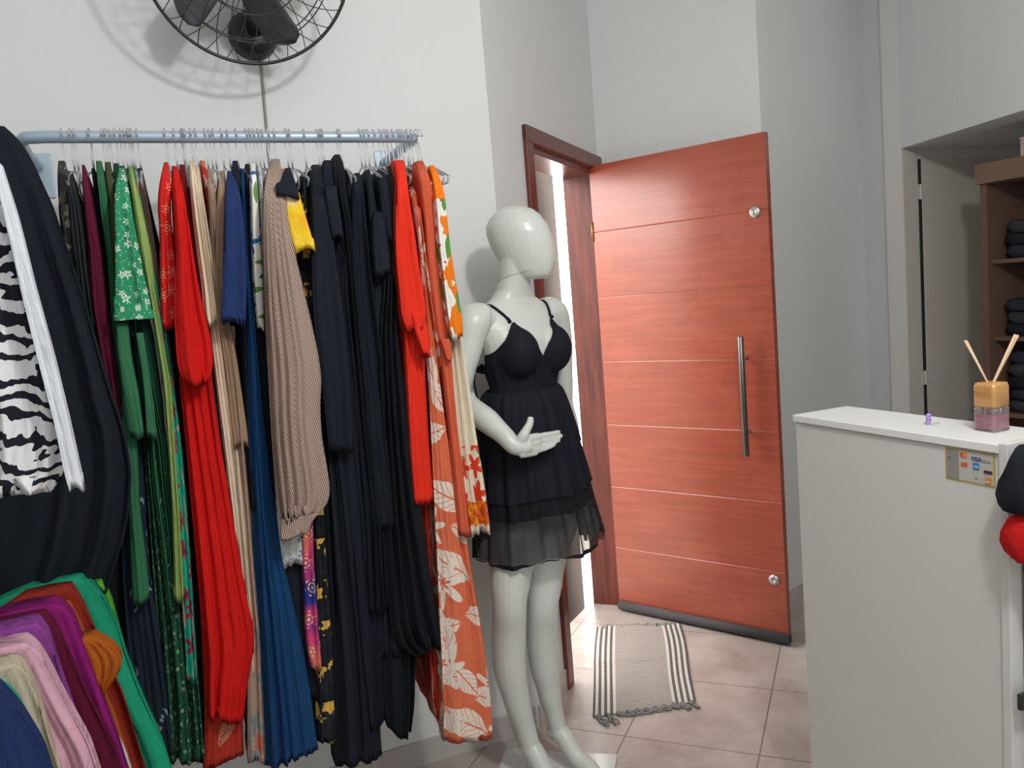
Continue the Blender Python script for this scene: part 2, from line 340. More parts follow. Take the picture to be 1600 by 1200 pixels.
# stickers of accepted cards on the counter front
def onC(x, y, off=0.): return at_plane(x, y, ca0-cn*(off-.006), cn)
s00 = onC(1477.5, 698); s10 = onC(1556, 708); s01 = onC(1478, 748)
sw = (s10-s00)@cdv; shh = s00[2]-s01[2]
stk = root('card_sticker', s01-cn*.0, 'yellow bordered payment card sticker on the counter front', 'sticker')
def sq(name, u0, v0, u1, v1, mat, lay, par, bev=0):
    o = s01+cdv*(sw*u0)+Zv*(shh*v0)-cn*(.0006*(lay+1)); return MB().box(o, cdv*sw*(u1-u0), cn*.0006, Zv*shh*(v1-v0), bev).build(name, mat, par)
def flat(c): return plain('print '+c, H(c), .4)
sq('border', 0, 0, 1, 1, flat('b5a860'), 0, stk); sq('card_print', .045, .06, .96, .955, flat('bdbcb6'), 1, stk); sq('grey_field', .045, .06, .29, .955, flat('8f8e8b'), 2, stk)
def disc(name, u, v, r, mat, lay, par):
    c = s01+cdv*(sw*u)+Zv*(shh*v)-cn*(.0006*lay); MB().lathe(c, -cn, [(r, 0), (r, .0006)], 20).build(name, mat, par)
disc('logo_circle', .37, .85, .0055, flat('d8502a'), 3, stk); disc('logo_circle', .42, .85, .0055, flat('e08a3a'), 4, stk)
sq('logo_mark', .34, .50, .47, .62, flat('d8643c'), 3, stk, .0); sq('logo_mark', .58, .46, .70, .66, flat('3584b0'), 3, stk); sq('logo_mark', .79, .40, .95, .49, flat('5a2f38'), 3, stk); sq('logo_mark', .82, .06+.04, .93, .29, flat('e08a3c'), 3, stk)
disc('logo_circle', .10, .70, .0022, flat('55525a'), 3, stk)
def text(name, s_, u, v, h, mat, lay, par):
    cu = bpy.data.curves.new(name, 'FONT'); cu.body = s_; cu.size = h; cu.extrude = .0002; cu.offset = h*.018
    tmp = bpy.data.objects.new(name, cu); COL.objects.link(tmp); bpy.context.view_layer.update()
    me = bpy.data.meshes.new_from_object(tmp.evaluated_get(bpy.context.evaluated_depsgraph_get())); COL.objects.unlink(tmp); bpy.data.objects.remove(tmp)
    o0 = s01+cdv*(sw*u)+Zv*(shh*v)-cn*(.0006*lay+.0003)
    V = [o0+cdv*p.co[0]+Zv*p.co[1]-cn*p.co[2] for p in me.vertices]; Fc = [list(p.vertices) for p in me.polygons]
    return mesh_obj(name, V, Fc, mat, par)
text('lettering', 'VISA', .545, .72, .0125, flat('3c3f86'), 3, stk); text('lettering', 'Cielo', .77, .72, .008, flat('8d929c'), 3, stk)
text('lettering', 'elo', .60, .18, .008, flat('a2a5a0'), 3, stk); text('lettering', 'ELO', .835, .14, .0055, flat('f6dcc0'), 4, stk); text('lettering', 'AMEX', .59, .53, .0045, flat('d8e8f0'), 4, stk)

# ------------------------------------------------------------------ reed diffuser and hair clip on the counter
db = at_z(1550, 672, CH); db = ca0*1+cdv*((db-ca0)@cdv)+cn*min(max((db-ca0)@cn, .04), CW-.04)+Zv*CH
dr = root('reed_diffuser', db, 'square glass reed diffuser with pink liquid and amber cap on the counter', 'diffuser')
t = NT('clear glass'); t.b.inputs['Transmission Weight'].default_value = .92; m_glass = t.fin((.95, .95, .95), .04, spec=.5)
t = NT('pink liquid'); t.b.inputs['Transmission Weight'].default_value = .45; m_pink = t.fin((.75, .25, .38), .15)
m_amber = plain('amber satin cap', (.62, .33, .12), .25, .25)
m_reed = plain('rattan reed', (.70, .50, .33), .7)
u1, u2 = cdv, cn
def rbox(c, hu, z0, z1, r): return [[c+u1*x+u2*y+Zv*z for x, y in rr(hu, r)] for z in (z0, z1)]
def rr(h, r):
    out = []
    for q, (sx, sy) in enumerate(((1, 1), (-1, 1), (-1, -1), (1, -1))):
        for j in range(5):
            a = PI/2*q+PI/2*j/4; out.append((sx*(h-r)+r*math.cos(a), sy*(h-r)+r*math.sin(a)))
    return out
def rl(c, rows, r=.008): return [[c+u1*x+u2*y+Zv*z for x, y in rr(h, r*min(1, h/.02))] for h, z in rows]
hs = .026
MB().loft(rl(db, [(hs*.93, 0.0005), (hs, .003), (hs, .05), (hs*.92, .056)])).build('bottle', m_glass, dr, True)
MB().loft(rl(db, [(hs*.86, .006), (hs*.90, .008), (hs*.88, .036)])).build('liquid', m_pink, dr, True)
MB().loft(rl(db, [(hs*.80, .052), (hs*1.0, .055), (hs*1.0, .098), (hs*.92, .106), (hs*.4, .107)])).build('cap', m_amber, dr, True)
for (dx, dy, tx, ty, hh_) in ((.006, 0, .052, .0, .115), (.009, .004, .060, .006, .112), (-.008, 0, -.048, .01, .11), (-.006, .004, -.040, .018, .108)):
    b0 = db+u1*dx*.2+u2*dy-Zv*-.02; b1 = db+np.array([dx+tx*.93, dy-.0+ty*.6, .107+hh_*.86]); MB().tube([db+np.array([-tx*.25, -ty*.2, .02]), db+np.array([dx, dy, .107]), b1], .0019 if tx < 0 else .0028, 8).build('reed', m_reed, dr, True)
hp = at_z(1455, 664, CH); hr = root('hair_clip', hp+Zv*0, 'small purple hair clip lying on the counter', 'clip')
m_pur = plain('translucent purple plastic', (.38, .25, .62), .25)
mb = MB()
for i in range(4): mb.ball(hp+cdv*(-.010+.003*i*0)+np.array([.0, .0, .0])+cdv*(.002)+Zv*(.0055+.0055*i)*1.+cn*.002*(i % 2), (.0065, .006, .0045), 7, 10)
mb.build('clip_body', m_pur, hr, True)
MB().tube([hp+cdv*(.004+.003*math.sin(a)+.014*(1-math.cos(a))/2)+cn*.006*math.sin(a)+Zv*.006 for a in [2*PI*i/16 for i in range(16)]], .0011, 6, closed=True).build('clip_wire', m_glass, hr, True)

# bag and clothes at the near end of the counter
def blob(name, rows, depth, mat, P, label, cat, parent=None, seed=1):
    rnd = random.Random(seed); rings = []; n = np.array([P[0], P[1], 0.]); n /= np.linalg.norm(n); side = np.array([n[1], -n[0], 0.])
    ph = rnd.random()*6
    for i, (y, xl, xr) in enumerate(rows):
        L = at_plane(xl, y, P, n); R_ = at_plane(xr, y, P, n); c_ = (L+R_)/2; a = np.linalg.norm(R_-L)/2
        e_ = math.sin(PI*(i+.4)/(len(rows)-.2)); rings.append([c_+side*a*math.cos(th_)*(1+.08*math.sin(3*th_+ph+i*.6)+.04*math.sin(7*th_+i*1.3))+n*depth*e_**.5*math.sin(th_)*(1+.25*math.sin(5*th_+ph+i)+.12*math.sin(9*th_-i*.8)) for th_ in [2*PI*j/28 for j in range(28)]])
    o = MB().loft(rings); return tag(mesh_obj(name, o.V, o.F, mat, parent, True, uv=[(v[0], v[2]) for v in o.V]), label, cat)
Pend = ca0+cdv*(cL+.075)
blob('handbag', [(697, 1590, 1640), (703, 1582, 1660), (716, 1578, 1672), (735, 1572, 1680), (755, 1564, 1684), (775, 1559, 1686), (790, 1561, 1686), (800, 1568, 1684), (804, 1580, 1676)], .05, cloth('black quilted bag fabric', (.014, .016, .022)), Pend, 'black soft bag hanging at the near end of the counter', 'bag', seed=3)
blob('red_garment', [(802, 1592, 1660), (815, 1575, 1675), (835, 1566, 1680), (850, 1566, 1680), (866, 1572, 1676), (878, 1582, 1668), (881, 1590, 1650)], .04, cloth('bright red cloth', (.52, .012, .012)), Pend+cdv*.0, 'red cloth bundle hanging below the black bag', 'clothing', seed=5)
gp = ca0+cdv*(cL+.0125)+cn*.035
gl = root('display_case', gp+cn*.2, 'grey framed glass display case against the near end of the counter', 'display case')
m_gfr = plain('grey aluminium', (.24, .24, .22), .4, .5); m_gg = plain('dark green tinted glass', (.055, .07, .065), .08)
MB().box(gp, cdv*.016, cn*.02, Zv*.92, .002).box(gp+cn*.45, cdv*.016, cn*.02, Zv*.92, .002).box(gp+Zv*.9, cdv*.016, cn*.47, Zv*.02, .002).build('frame', m_gfr, gl)
MB().box(gp+cn*.02+cdv*.004, cdv*.006, cn*.43, Zv*.90).build('glass_pane', m_gg, gl)
bp_ = at_plane(1594, 1092, gp+cdv*.018, cdv); MB().box(bp_-Zv*.02-cn*.012, cn*.05, cdv*.012, Zv*.035, .004).build('latch', plain('black plastic latch', (.015, .015, .02), .4), gl)

# ------------------------------------------------------------------ wooden shelving with dark clothes under the dropped slab
su = at_z(1526, 258, 1.95)*[1, 1, 0]; sf = np.array([.3842, -.9233, 0.]); sb = np.array([.9233, .3842, 0.])
m_shelf = plain('walnut laminate', (.145, .085, .062), .5, nz=.15, nsc=9); m_shelf2 = plain('light walnut laminate', (.20, .13, .085), .5, nz=.15, nsc=9)
sr = root('shelving_unit', su+sf*.6+sb*.2, 'walnut laminate shelving unit standing behind the counter', 'shelf')
SL = 1.3; SDp = .36
MB().box(su-sb*.015+Zv*1.865, sf*SL, sb*(SDp+.02), Zv*.085, .002).build('top_panel', m_shelf2, sr)
MB().box(su+sf*.012, sf*.03, sb*SDp, Zv*1.865, .002).build('side_panel', m_shelf, sr)
MB().box(su+sf*(SL-.04), sf*.03, sb*SDp, Zv*1.865, .002).build('side_panel', m_shelf, sr)
MB().box(su+sb*SDp+sf*.012, sf*(SL-.03), sb*.01, Zv*1.9).build('back_panel', m_shelf, sr)
shz = []
for px, py in ((1552, 406), (1548, 526)):
    P = at_plane(px, py, su+sb*.03, sb); shz.append(P[2])
gap_ = shz[0]-shz[1]
for z in [shz[0], shz[1], shz[1]-gap_, shz[1]-2*gap_, shz[1]-3*gap_, .06]:
    if z > .03: MB().box(su+sf*.042+sb*.03+Zv*(z-.018), sf*(SL-.082), sb*(SDp-.03), Zv*.018, .001).build('shelf_board', m_shelf, sr)
m_box = plain('beige cardboard', (.56, .47, .37), .7, nz=.05)
for i, (a, b_, hh_, lb) in enumerate(((.16, .10, .075, 'beige cardboard box at the left end on top of the walnut shelving'), (.27, .30, .10, 'taller beige cardboard box on the walnut shelving beside the smaller box'))):
    o = root('cardboard_box', su+sf*(a+b_/2)+sb*.15+Zv*1.95, lb, 'box')
    MB().box(su+sf*a+sb*.05+Zv*1.9505, sf*(b_-.01), sb*.24, Zv*hh_, .003).build('carton', m_box, o)
    MB().box(su+sf*(a-.002)+sb*.047+Zv*(1.9505+hh_), sf*(b_-.006), sb*.246, Zv*.008, .002).build('lid', m_box, o)
m_jean = [cloth('dark folded denim', (.028, .032, .045)), cloth('black folded cloth', (.016, .017, .022)), cloth('charcoal folded cloth', (.045, .047, .055))]
def folded(c, wu, wd, h, mat, label, seed, group=None):
    rnd = random.Random(seed); rings = []
    for i, t_ in enumerate([0, .12, .3, .5, .7, .88, 1]):
        e_ = .86+.14*math.sin(PI*min(max(t_, .05), .95))**.5; ox = rnd.uniform(-.004, .004)
        rings.append([c+sf*((wu*(x*e_)+ox)*(1+.02*math.sin(9*y+seed)))+sb*(wd*y*e_)+Zv*(h*t_*(1+.10*math.sin(6*x+seed)*(t_))) for x, y in [(np.sign(math.cos(a))*abs(math.cos(a))**.45, np.sign(math.sin(a))*abs(math.sin(a))**.45) for a in [2*PI*j/32 for j in range(32)]]])
    o = MB().loft(rings); return tag(mesh_obj('folded_jeans', o.V, o.F, mat, None, True, uv=[(v[0], v[2]) for v in o.V]), label, 'folded clothes', group)
bays = [(shz[0], 'top', 3), (shz[1], 'second', 3), (shz[1]-gap_, 'third', 5)]
ords = ['lowest', 'second', 'third', 'fourth', 'fifth']
for zi, (z, nm, cnt) in enumerate(bays):
    for s_ in range(2):
        for k in range(cnt):
            cnt_ = cnt; hh_ = .052
            c_ = su+sf*(.225+.36*s_+random.uniform(-.012, .012))+sb*.19+Zv*(z+.001+k*(hh_+.001))
            folded(c_, .165, .14, hh_, m_jean[(k+s_+zi) % 3], '%s folded dark garment in the %s stack on the %s shelf of the walnut unit' % (ords[k], 'left' if s_ == 0 else 'right', nm), k*7+s_*3+zi, 'dark folded clothes on the shelving')

# ------------------------------------------------------------------ striped rug with fringes
ra, rb, rc, rd = at_z(933, 983), at_z(1063, 977), at_z(1086, 1098), at_z(927, 1122)
t = NT('striped cotton rug'); uv = t.uv(); X, Y, _z = t.xy(uv)
aX = t.m_('ABSOLUTE', t.m_('SUBTRACT', X, .5)); st = t.m_('FRACT', t.mul(t.m_('SUBTRACT', aX, .275), 17.2))
side = t.gt(aX, .275); dk = t.mul(side, t.gt(st, .5)); fine = t.m_('SINE', t.mul(Y, 330.))
c = t.mix(t.gt(fine, .1), (.33, .305, .28), (.46, .43, .40)); c = t.mix(side, c, (.68, .66, .63)); c = t.mix(dk, c, (.13, .12, .115)); c = t.mix(t.mul(t.gt(t.m_('SINE', t.mul(Y, 700.)), .3), .15), c, (.3, .28, .26))
m_rug = t.fin(c, .95, fine, .5, .003, .1)
V = []; U_ = []; nx, ny = 44, 60
for layer in (1, 0):
    for j in range(ny+1):
        for i in range(nx+1):
            s_, q = i/nx, j/ny; P = (ra*(1-s_)+rb*s_)*(1-q)+(rd*(1-s_)+rc*s_)*q
            P = P+np.array([.006*math.sin(q*7)*(s_-.3)+.012*math.sin(PI*q)*(1 if s_ > .5 else -1)*abs(s_-.5), .006*math.sin(s_*5+1)*(1-q), 0])
            h_ = .007+.002*math.sin(s_*17)*math.sin(q*6)+.006*math.exp(-((q-.47)*40)**2)+.005*math.exp(-((q-.43)*50)**2)+.008*math.exp(-(q*25)**2)*abs(math.sin(s_*4))
            V.append(P+Zv*(h_ if layer else .0015)); U_.append((s_, q))
nn_ = (nx+1)*(ny+1); Fc = []
for j in range(ny):
    for i in range(nx):
        a = j*(nx+1)+i; Fc += [(a, a+nx+1, a+nx+2, a+1), (nn_+a, nn_+a+1, nn_+a+nx+2, nn_+a+nx+1)]
bord = [i for i in range(nx+1)]+[j*(nx+1)+nx for j in range(1, ny+1)]+[ny*(nx+1)+i for i in range(nx-1, -1, -1)]+[j*(nx+1) for j in range(ny-1, 0, -1)]
for i in range(len(bord)): a, b = bord[i], bord[(i+1) % len(bord)]; Fc.append((a, b, nn_+b, nn_+a))
rug = mesh_obj('striped_rug', V, Fc, m_rug, uv=U_, smooth=True, origin=(ra+rc)/2*[1, 1, 0]); tag(rug, 'grey and white striped cotton rug with knotted fringes on the floor by the door', 'rug')
m_fr = plain('grey white fringe yarn', (.25, .24, .23), .95, nz=.7, nsc=120)
rnd = random.Random(4)
def tassel(p, d, L, par):
    d = np.array(d)/np.linalg.norm(d); s_ = np.array([d[1], -d[0], 0]); mb = MB(); ph = rnd.random()*6
    for q in range(3):
        pts = [p+d*L*t_+s_*(.007*math.sin(t_*5+ph+q*2.1)+.004*(q-1))+Zv*(.007+.003*math.cos(t_*9+q*2.1)) for t_ in [k/8 for k in range(9)]]
        mb.tube(pts, [.004*(1.1-.35*abs(math.sin(k*1.1+q))) for k in range(9)], 6)
    mb.ball(p+d*.008+Zv*.010, (.008, .008, .006), 6, 8)
    mb.build('tassel', m_fr, par, True)
rd_d = (rd-ra)/np.linalg.norm(rd-ra)
for i in range(11):
    s_ = (i+.5)/11; p = rd*(1-s_)+rc*s_; along = (rc-rd)/np.linalg.norm(rc-rd)
    if i < 2: tassel(p, rd_d+along*.5, .075, rug)
    elif i < 9: tassel(p+rd_d*.004, along*.9+rd_d*.35, .065, rug)
    else: tassel(p-rd_d*.0, along*.5+rd_d*.9, .05, rug)
for i in range(9):
    s_ = (i+.5)/9; p = ra*(1-s_)+rb*s_; along = (rb-ra)/np.linalg.norm(rb-ra)
    tassel(p+rd_d*.008, along*(1 if i < 5 else -1)*.8-rd_d*.25, .05, rug)

# ------------------------------------------------------------------ mannequin
m_man = plain('matt white mannequin', (.62, .65, .61), .30, spec=.45)
MO = np.array([.035, 2.49, .018]); phi = math.radians(42)
eA = np.array([math.cos(phi), math.sin(phi), 0.]); eB = np.array([math.sin(phi), -math.cos(phi), 0.])   # her left, her front
def ml(a, b, z): return MO+eA*a+eB*b+Zv*z
def mpx(x, y, b):
    P = at_plane(x, y, MO+eB*b, eB); q = P-MO; return (q@eA, b, q[2])
man = root('mannequin', MO*[1, 1, 0], 'white faceless female mannequin in a short black dress by the entrance door', 'mannequin')
body = MB()
def ZR(z): return float(np.interp(z, [.80, .90, 1.12, 1.305, 1.43, 1.51, 1.64], [.84, .96, 1.235, 1.365, 1.475, 1.55, 1.65]))
def ring(c, w_, f_, b_, k=28, rot=0., up=None, p=2.2):
    """ellipse-like ring in local axes: half width w_, front f_, back b_"""
    out = []
    for j in range(k):
        a = 2*PI*j/k; x = w_*np.sign(math.cos(a))*abs(math.cos(a))**(2/p); y = np.sign(math.sin(a))*abs(math.sin(a))**(2/p); y = y*(f_ if y > 0 else b_)
        out.append(ml(c[0]+x*math.cos(rot)-y*math.sin(rot), c[1]+x*math.sin(rot)+y*math.cos(rot), c[2]))
    return out
torso_rows = [(.80, .0, .10, .06, .07), (.84, .0, .158, .085, .105), (.90, 0, .172, .092, .118), (.96, 0, .168, .092, .11), (1.02, 0, .148, .088, .088), (1.07, 0, .128, .08, .07), (1.12, 0, .116, .074, .062), (1.17, 0, .118, .076, .064), (1.22, 0, .128, .084, .07), (1.28, 0, .14, .094, .08), (1.34, 0, .148, .092, .086), (1.39, -.004, .156, .078, .086), (1.43, -.01, .150, .062, .078), (1.46, -.014, .12, .05, .066), (1.485, -.014, .075, .046, .058), (1.51, -.01, .056, .047, .05), (1.56, .0, .050, .046, .045), (1.64, .012, .049, .048, .045)]
torso = MB().loft([ring((0, b_, ZR(z)), w_, f_, bb) for z, b_, w_, f_, bb in torso_rows])
for s_ in (-1, 1): torso.loft([[ml(s_*.070+.060*math.sin(t_)*math.cos(a), .066+.056*math.sin(t_)*math.sin(a), 1.362+.070*math.cos(t_)) for a in [2*PI*j/18 for j in range(18)]] for t_ in [PI*(i+.2)/(10-.6) for i in range(10)]])
body.add(torso.V, torso.F)
# head, turned further to her left than the chest
hr_ = math.radians(-28); 
def hrot(x, y): return (x*math.cos(-hr_)-y*math.sin(-hr_), x*math.sin(-hr_)+y*math.cos(-hr_))
def hring(z, w_, f_, b_, c0=.0, k=28):
    out = []
    for j in range(k):
        a = 2*PI*j/k; x = w_*math.cos(a); y = math.sin(a); y = c0+y*(f_ if y > 0 else b_)
        X, Y = x*math.cos(HR)-y*math.sin(HR), x*math.sin(HR)+y*math.cos(HR); out.append(ml(X+HC[0], Y+HC[1], z))
    return out
HR = math.radians(-30); HC = (.014, .014)
HZ = 1.580
heads = [(-.004, .020, .030, .02, .05), (.006, .040, .055, .045, .04), (.025, .052, .078, .062, .026), (.05, .061, .094, .078, .018), (.08, .069, .100, .090, .012), (.11, .074, .101, .098, .008), (.14, .076, .098, .102, .004), (.165, .073, .090, .098, .0), (.19, .063, .074, .083, -.002), (.207, .047, .054, .061, -.003), (.218, .026, .030, .035, -.003), (.221, .008, .01, .01, -.003)]
body.loft([hring(HZ+z, w_, f_, b_, c0) for z, w_, f_, b_, c0 in heads])
def limb(pts, k=20):
    """pts: (a, b, z, r) joints; smooth chain"""
    P = [np.array(ml(*p[:3])) for p in pts]; R = [p[3] for p in pts]
    n = len(P); PP = []; RR = []
    for i in range(n-1):
        p0, p1, p2, p3 = P[max(i-1, 0)], P[i], P[i+1], P[min(i+2, n-1)]
        for j in range(6):
            t_ = j/6; q = .5*((2*p1)+(-p0+p2)*t_+(2*p0-5*p1+4*p2-p3)*t_*t_+(-p0+3*p1-3*p2+p3)*t_**3); PP.append(q); e_ = t_*t_*(3-2*t_); RR.append(R[i]*(1-e_)+R[i+1]*e_)
    PP.append(P[-1]); RR.append(R[-1]); body.tube(PP, RR, k)
# legs (pixels give sideways position and height)
def J(x, y, b, r): q = mpx(x, y, b); return (*q, r)
rl_ = [(-.078, -.005, .90, .088), (-.080, .0, .80, .083), J(803, 850, .01, .078), J(797, 905, .02, .064), J(796, 945, .03, .053), J(795, 985, .01, .054), J(796, 1040, .0, .052), J(807, 1092, .0, .042), J(820, 1135, .0, .033), J(829, 1165, .005, .030)]
ll_ = [(.078, -.005, .90, .088), (.080, .0, .80, .082), J(853, 850, .01, .076), J(850, 905, .02, .060), J(848, 945, .03, .050), J(846, 985, .01, .050), J(850, 1035, .0, .048), J(858, 1080, .0, .038), J(866, 1115, .0, .030), J(873, 1140, .005, .028)]
limb(rl_); limb(ll_)
def foot(pts): limb(pts, 16)
ra_ = rl_[-1]; la_ = ll_[-1]
print('ankles', ra_, la_)
foot([(ra_[0], ra_[1]-.035, max(ra_[2]-.02, .04), .026), (ra_[0], ra_[1]+.01, ra_[2]-.01, .032), (ra_[0]-.004, ra_[1]+.07, .045, .030), (ra_[0]-.008, ra_[1]+.12, .026, .026), (ra_[0]-.008, ra_[1]+.165, .016, .015)])
foot([(la_[0], la_[1]-.035, max(la_[2]-.02, .04), .026), (la_[0], la_[1]+.01, la_[2]-.01, .031), (la_[0]+.004, la_[1]+.07, .045, .029), (la_[0]+.008, la_[1]+.12, .026, .026), (la_[0]+.008, la_[1]+.165, .016, .015)])
# her right arm bent in front of the hip, her left arm hanging
E_ = mpx(722, 632, -.04); Wr = mpx(803, 697, .145)
Hn0 = (*mpx(817, 698, .158), .022)
limb([(-.120, -.012, 1.468, .048), (-.166, -.014, 1.462, .055), (-.196, -.016, 1.40, .047), (-.226, -.024, 1.31, .041), (E_[0]+.01, E_[1]-.01, E_[2]+.035, .036), (E_[0]+.012, E_[1]+.015, E_[2]-.005, .035), ((E_[0]*.65+Wr[0]*.35), .05, E_[2]*.65+Wr[2]*.35, .036), ((E_[0]*.25+Wr[0]*.75), .115, E_[2]*.25+Wr[2]*.75, .028), (*Wr, .0245), Hn0])
limb([(.120, -.012, 1.468, .048), (.164, -.014, 1.462, .052), (.188, -.02, 1.39, .046), (.198, -.03, 1.26, .040), (.205, -.035, 1.16, .034), (.205, -.02, 1.10, .034), (.20, .0, 1.0, .030), (.195, .02, .91, .023), (.193, .03, .86, .022)])
limb([(.193, .03, .87, .022), (.19, .04, .82, .028), (.188, .05, .78, .022)], 14)
for q, (o_, L_) in enumerate(((-.028, .07), (-.010, .085), (.010, .08), (.028, .065))):
    limb([(.188, .048+o_, .80, .009), (.186, .052+o_*1.05, .80-L_*.55, .0085), (.182, .053+o_*1.05, .80-L_, .007)], 10)
limb([(.186, .075, .83, .010), (.180, .098, .79, .009), (.176, .105, .76, .007)], 10)
# hand of the bent arm: palm towards the belly, four fingers together pointing to her left, thumb up
bz = .165
def Hn(x, y, b, r): return J(x, y, b, r)
limb([(*Wr, .0255), Hn(815, 698, bz-.008, .026), Hn(827, 695, bz, .024)], 16)
for (x0, y0), (x1, y1), r_ in (((818, 687), (842, 682), .0145), ((820, 695), (842, 691), .0145), ((822, 703), (841, 700), .014), ((820, 709), (838, 707), .012)):
    limb([Hn(x0-8, y0+1, bz-.005, r_*.95), Hn(x0, y0, bz, r_), Hn(x1, y1, bz+.004, r_*.82)], 12)
for pts in ([(838, 682), (853, 679), (866, 676.5), (875, 674)], [(840, 690), (856, 686.5), (869, 683.5), (879, 680.5)], [(839, 698), (855, 694), (866, 691), (875, 687.5)], [(835, 706), (848, 702), (858, 698.5), (867, 694.5)]):
    limb([Hn(x, y, bz+.004+i*.004, [.0080, .0077, .0071, .0058][i]) for i, (x, y) in enumerate(pts)], 12)
limb([Hn(812, 694, bz-.008, .018), Hn(817, 682, bz+.004, .0155), Hn(823, 671, bz+.010, .0125), Hn(828, 661, bz+.014, .0108), Hn(829, 651, bz+.014, .0085)], 14)
def remeshed(mb, vox, smooth_it=3):
    me = bpy.data.meshes.new('tmp'); me.from_pydata([tuple(v) for v in mb.V], [], mb.F); me.update()
    bm = bmesh.new(); bm.from_mesh(me); bmesh.ops.recalc_face_normals(bm, faces=bm.faces); bm.to_mesh(me); bm.free()
    ob_ = bpy.data.objects.new('tmp', me); COL.objects.link(ob_)
    md = ob_.modifiers.new('r', 'REMESH'); md.mode = 'VOXEL'; md.voxel_size = vox; md.use_smooth_shade = True
    s2 = ob_.modifiers.new('s', 'SMOOTH'); s2.factor = .5; s2.iterations = smooth_it
    bpy.context.view_layer.update(); out = bpy.data.meshes.new_from_object(ob_.evaluated_get(bpy.context.evaluated_depsgraph_get()))
    COL.objects.unlink(ob_); bpy.data.objects.remove(ob_)
    V = np.zeros(len(out.vertices)*3); out.vertices.foreach_get('co', V); return V.reshape(-1, 3), [tuple(p.vertices) for p in out.polygons]
BV, BF = remeshed(body, .0033, 5)
mesh_obj('body', BV, BF, m_man, man, True)
TV, TF = remeshed(torso, .006, 6)
bvh = BVHTree.FromPolygons([tuple(v) for v in TV], TF)
bvh_all = BVHTree.FromPolygons([tuple(v) for v in BV], BF)
def surf(th_, z, off, tree=bvh):
    """point on the torso at direction th_ (0 = her left, 90 = front) and height z, pushed out"""
    d = eA*math.cos(th_)+eB*math.sin(th_); o = ml(0, 0, z)+d*.5; h = tree.ray_cast(Vector(o), Vector(-d), .6)
    if h[0] is None: return ml(0, 0, z)+d*.1
    return np.array(h[0])+np.array(h[1])*off
# seams of the mannequin: neck and shoulder
m_seam = plain('seam shadow gap', (.25, .26, .24), .6)
def seam(centre, axis, rr_, n=48):
    axis = np.array(axis)/np.linalg.norm(axis); a = np.cross(axis, Zv if abs(axis[2]) < .9 else eA); a /= np.linalg.norm(a); b = np.cross(axis, a); pts = []
    for j in range(n):
        d = a*math.cos(2*PI*j/n)+b*math.sin(2*PI*j/n); h = bvh_all.ray_cast(Vector(centre+d*rr_), Vector(-d), rr_)
        if h[0] is not None: pts.append(np.array(h[0]))
    MB().tube(pts, .0011, 5, closed=True).build('seam', m_seam, man, True)
seam(ml(.0, .0, 1.585), eB*-.25+Zv*1, .085)
seam(ml(-.150, -.014, 1.44), eA*-1+Zv*.25, .09)

# the black dress: bodice, straps, bow, tiered chiffon skirt with lining
t = NT('black crepe'); uv = t.uv(); m_crepe = t.fin((.0085, .010, .017), .75, wrinkle(t, uv), .3, .006, .2)
t = NT('black chiffon'); tb = t.n('ShaderNodeBsdfTransparent'); mxs = t.n('ShaderNodeMixShader'); lw = t.n('ShaderNodeLayerWeight'); lw.inputs['Blend'].default_value = .35
t.fin((.012, .012, .017), .7, spec=.2); op = t.m_('MINIMUM', t.add(.66, t.mul(lw.outputs['Facing'], .5)), 1.); t.put(mxs.inputs[0], op)
out_ = [n__ for n__ in t.t.nodes if n__.type == 'OUTPUT_MATERIAL'][0]
t.t.links.new(tb.outputs[0], mxs.inputs[1]); t.t.links.new(t.b.outputs[0], mxs.inputs[2]); t.t.links.new(mxs.outputs[0], out_.inputs['Surface']); m_chif = t.m
dress = root('dress', MO*[1, 1, 0], None, None); dress.parent = man; dress.location = (0, 0, 0); WORLD[dress.name] = WORLD[man.name]
dress['label'] = 'short black chiffon dress with thin straps'
Wz = 1.235
def ztop(th_):
    s_ = math.sin(th_); zt = 1.40
    if s_ <= 0: return 1.345-.075*min(1, -s_*1.6)
    for _ in range(12):
        P = surf(th_, zt, 0); a = abs((P-MO)@eA)
        zn = 1.345+(a/.085)*.12 if a < .085 else 1.465-.12*min(1, (a-.085)/.07)**.85
        zt = zt*.5+zn*.5
    return zt
V = []; U_ = []; NTH, NZ = 144, 34
for j in range(NTH):
    th_ = 2*PI*j/NTH; zt = ztop(th_)
    zb = Wz-.02
    for i in range(NZ+1):
        t_ = i/NZ; z = zb+(zt-zb)*t_; off = .006+.002*math.sin(th_*30)*math.exp(-((z-1.30)/.03)**2)
        V.append(surf(th_, z, off)); U_.append((th_*.14, z))
Fc = [(j*(NZ+1)+i, ((j+1) % NTH)*(NZ+1)+i, ((j+1) % NTH)*(NZ+1)+i+1, j*(NZ+1)+i+1) for j in range(NTH) for i in range(NZ)]
bo = mesh_obj('bodice', V, Fc, m_crepe, dress, True, uv=U_)
md = bo.modifiers.new('thick', 'SOLIDIFY'); md.thickness = .003; md.offset = 1
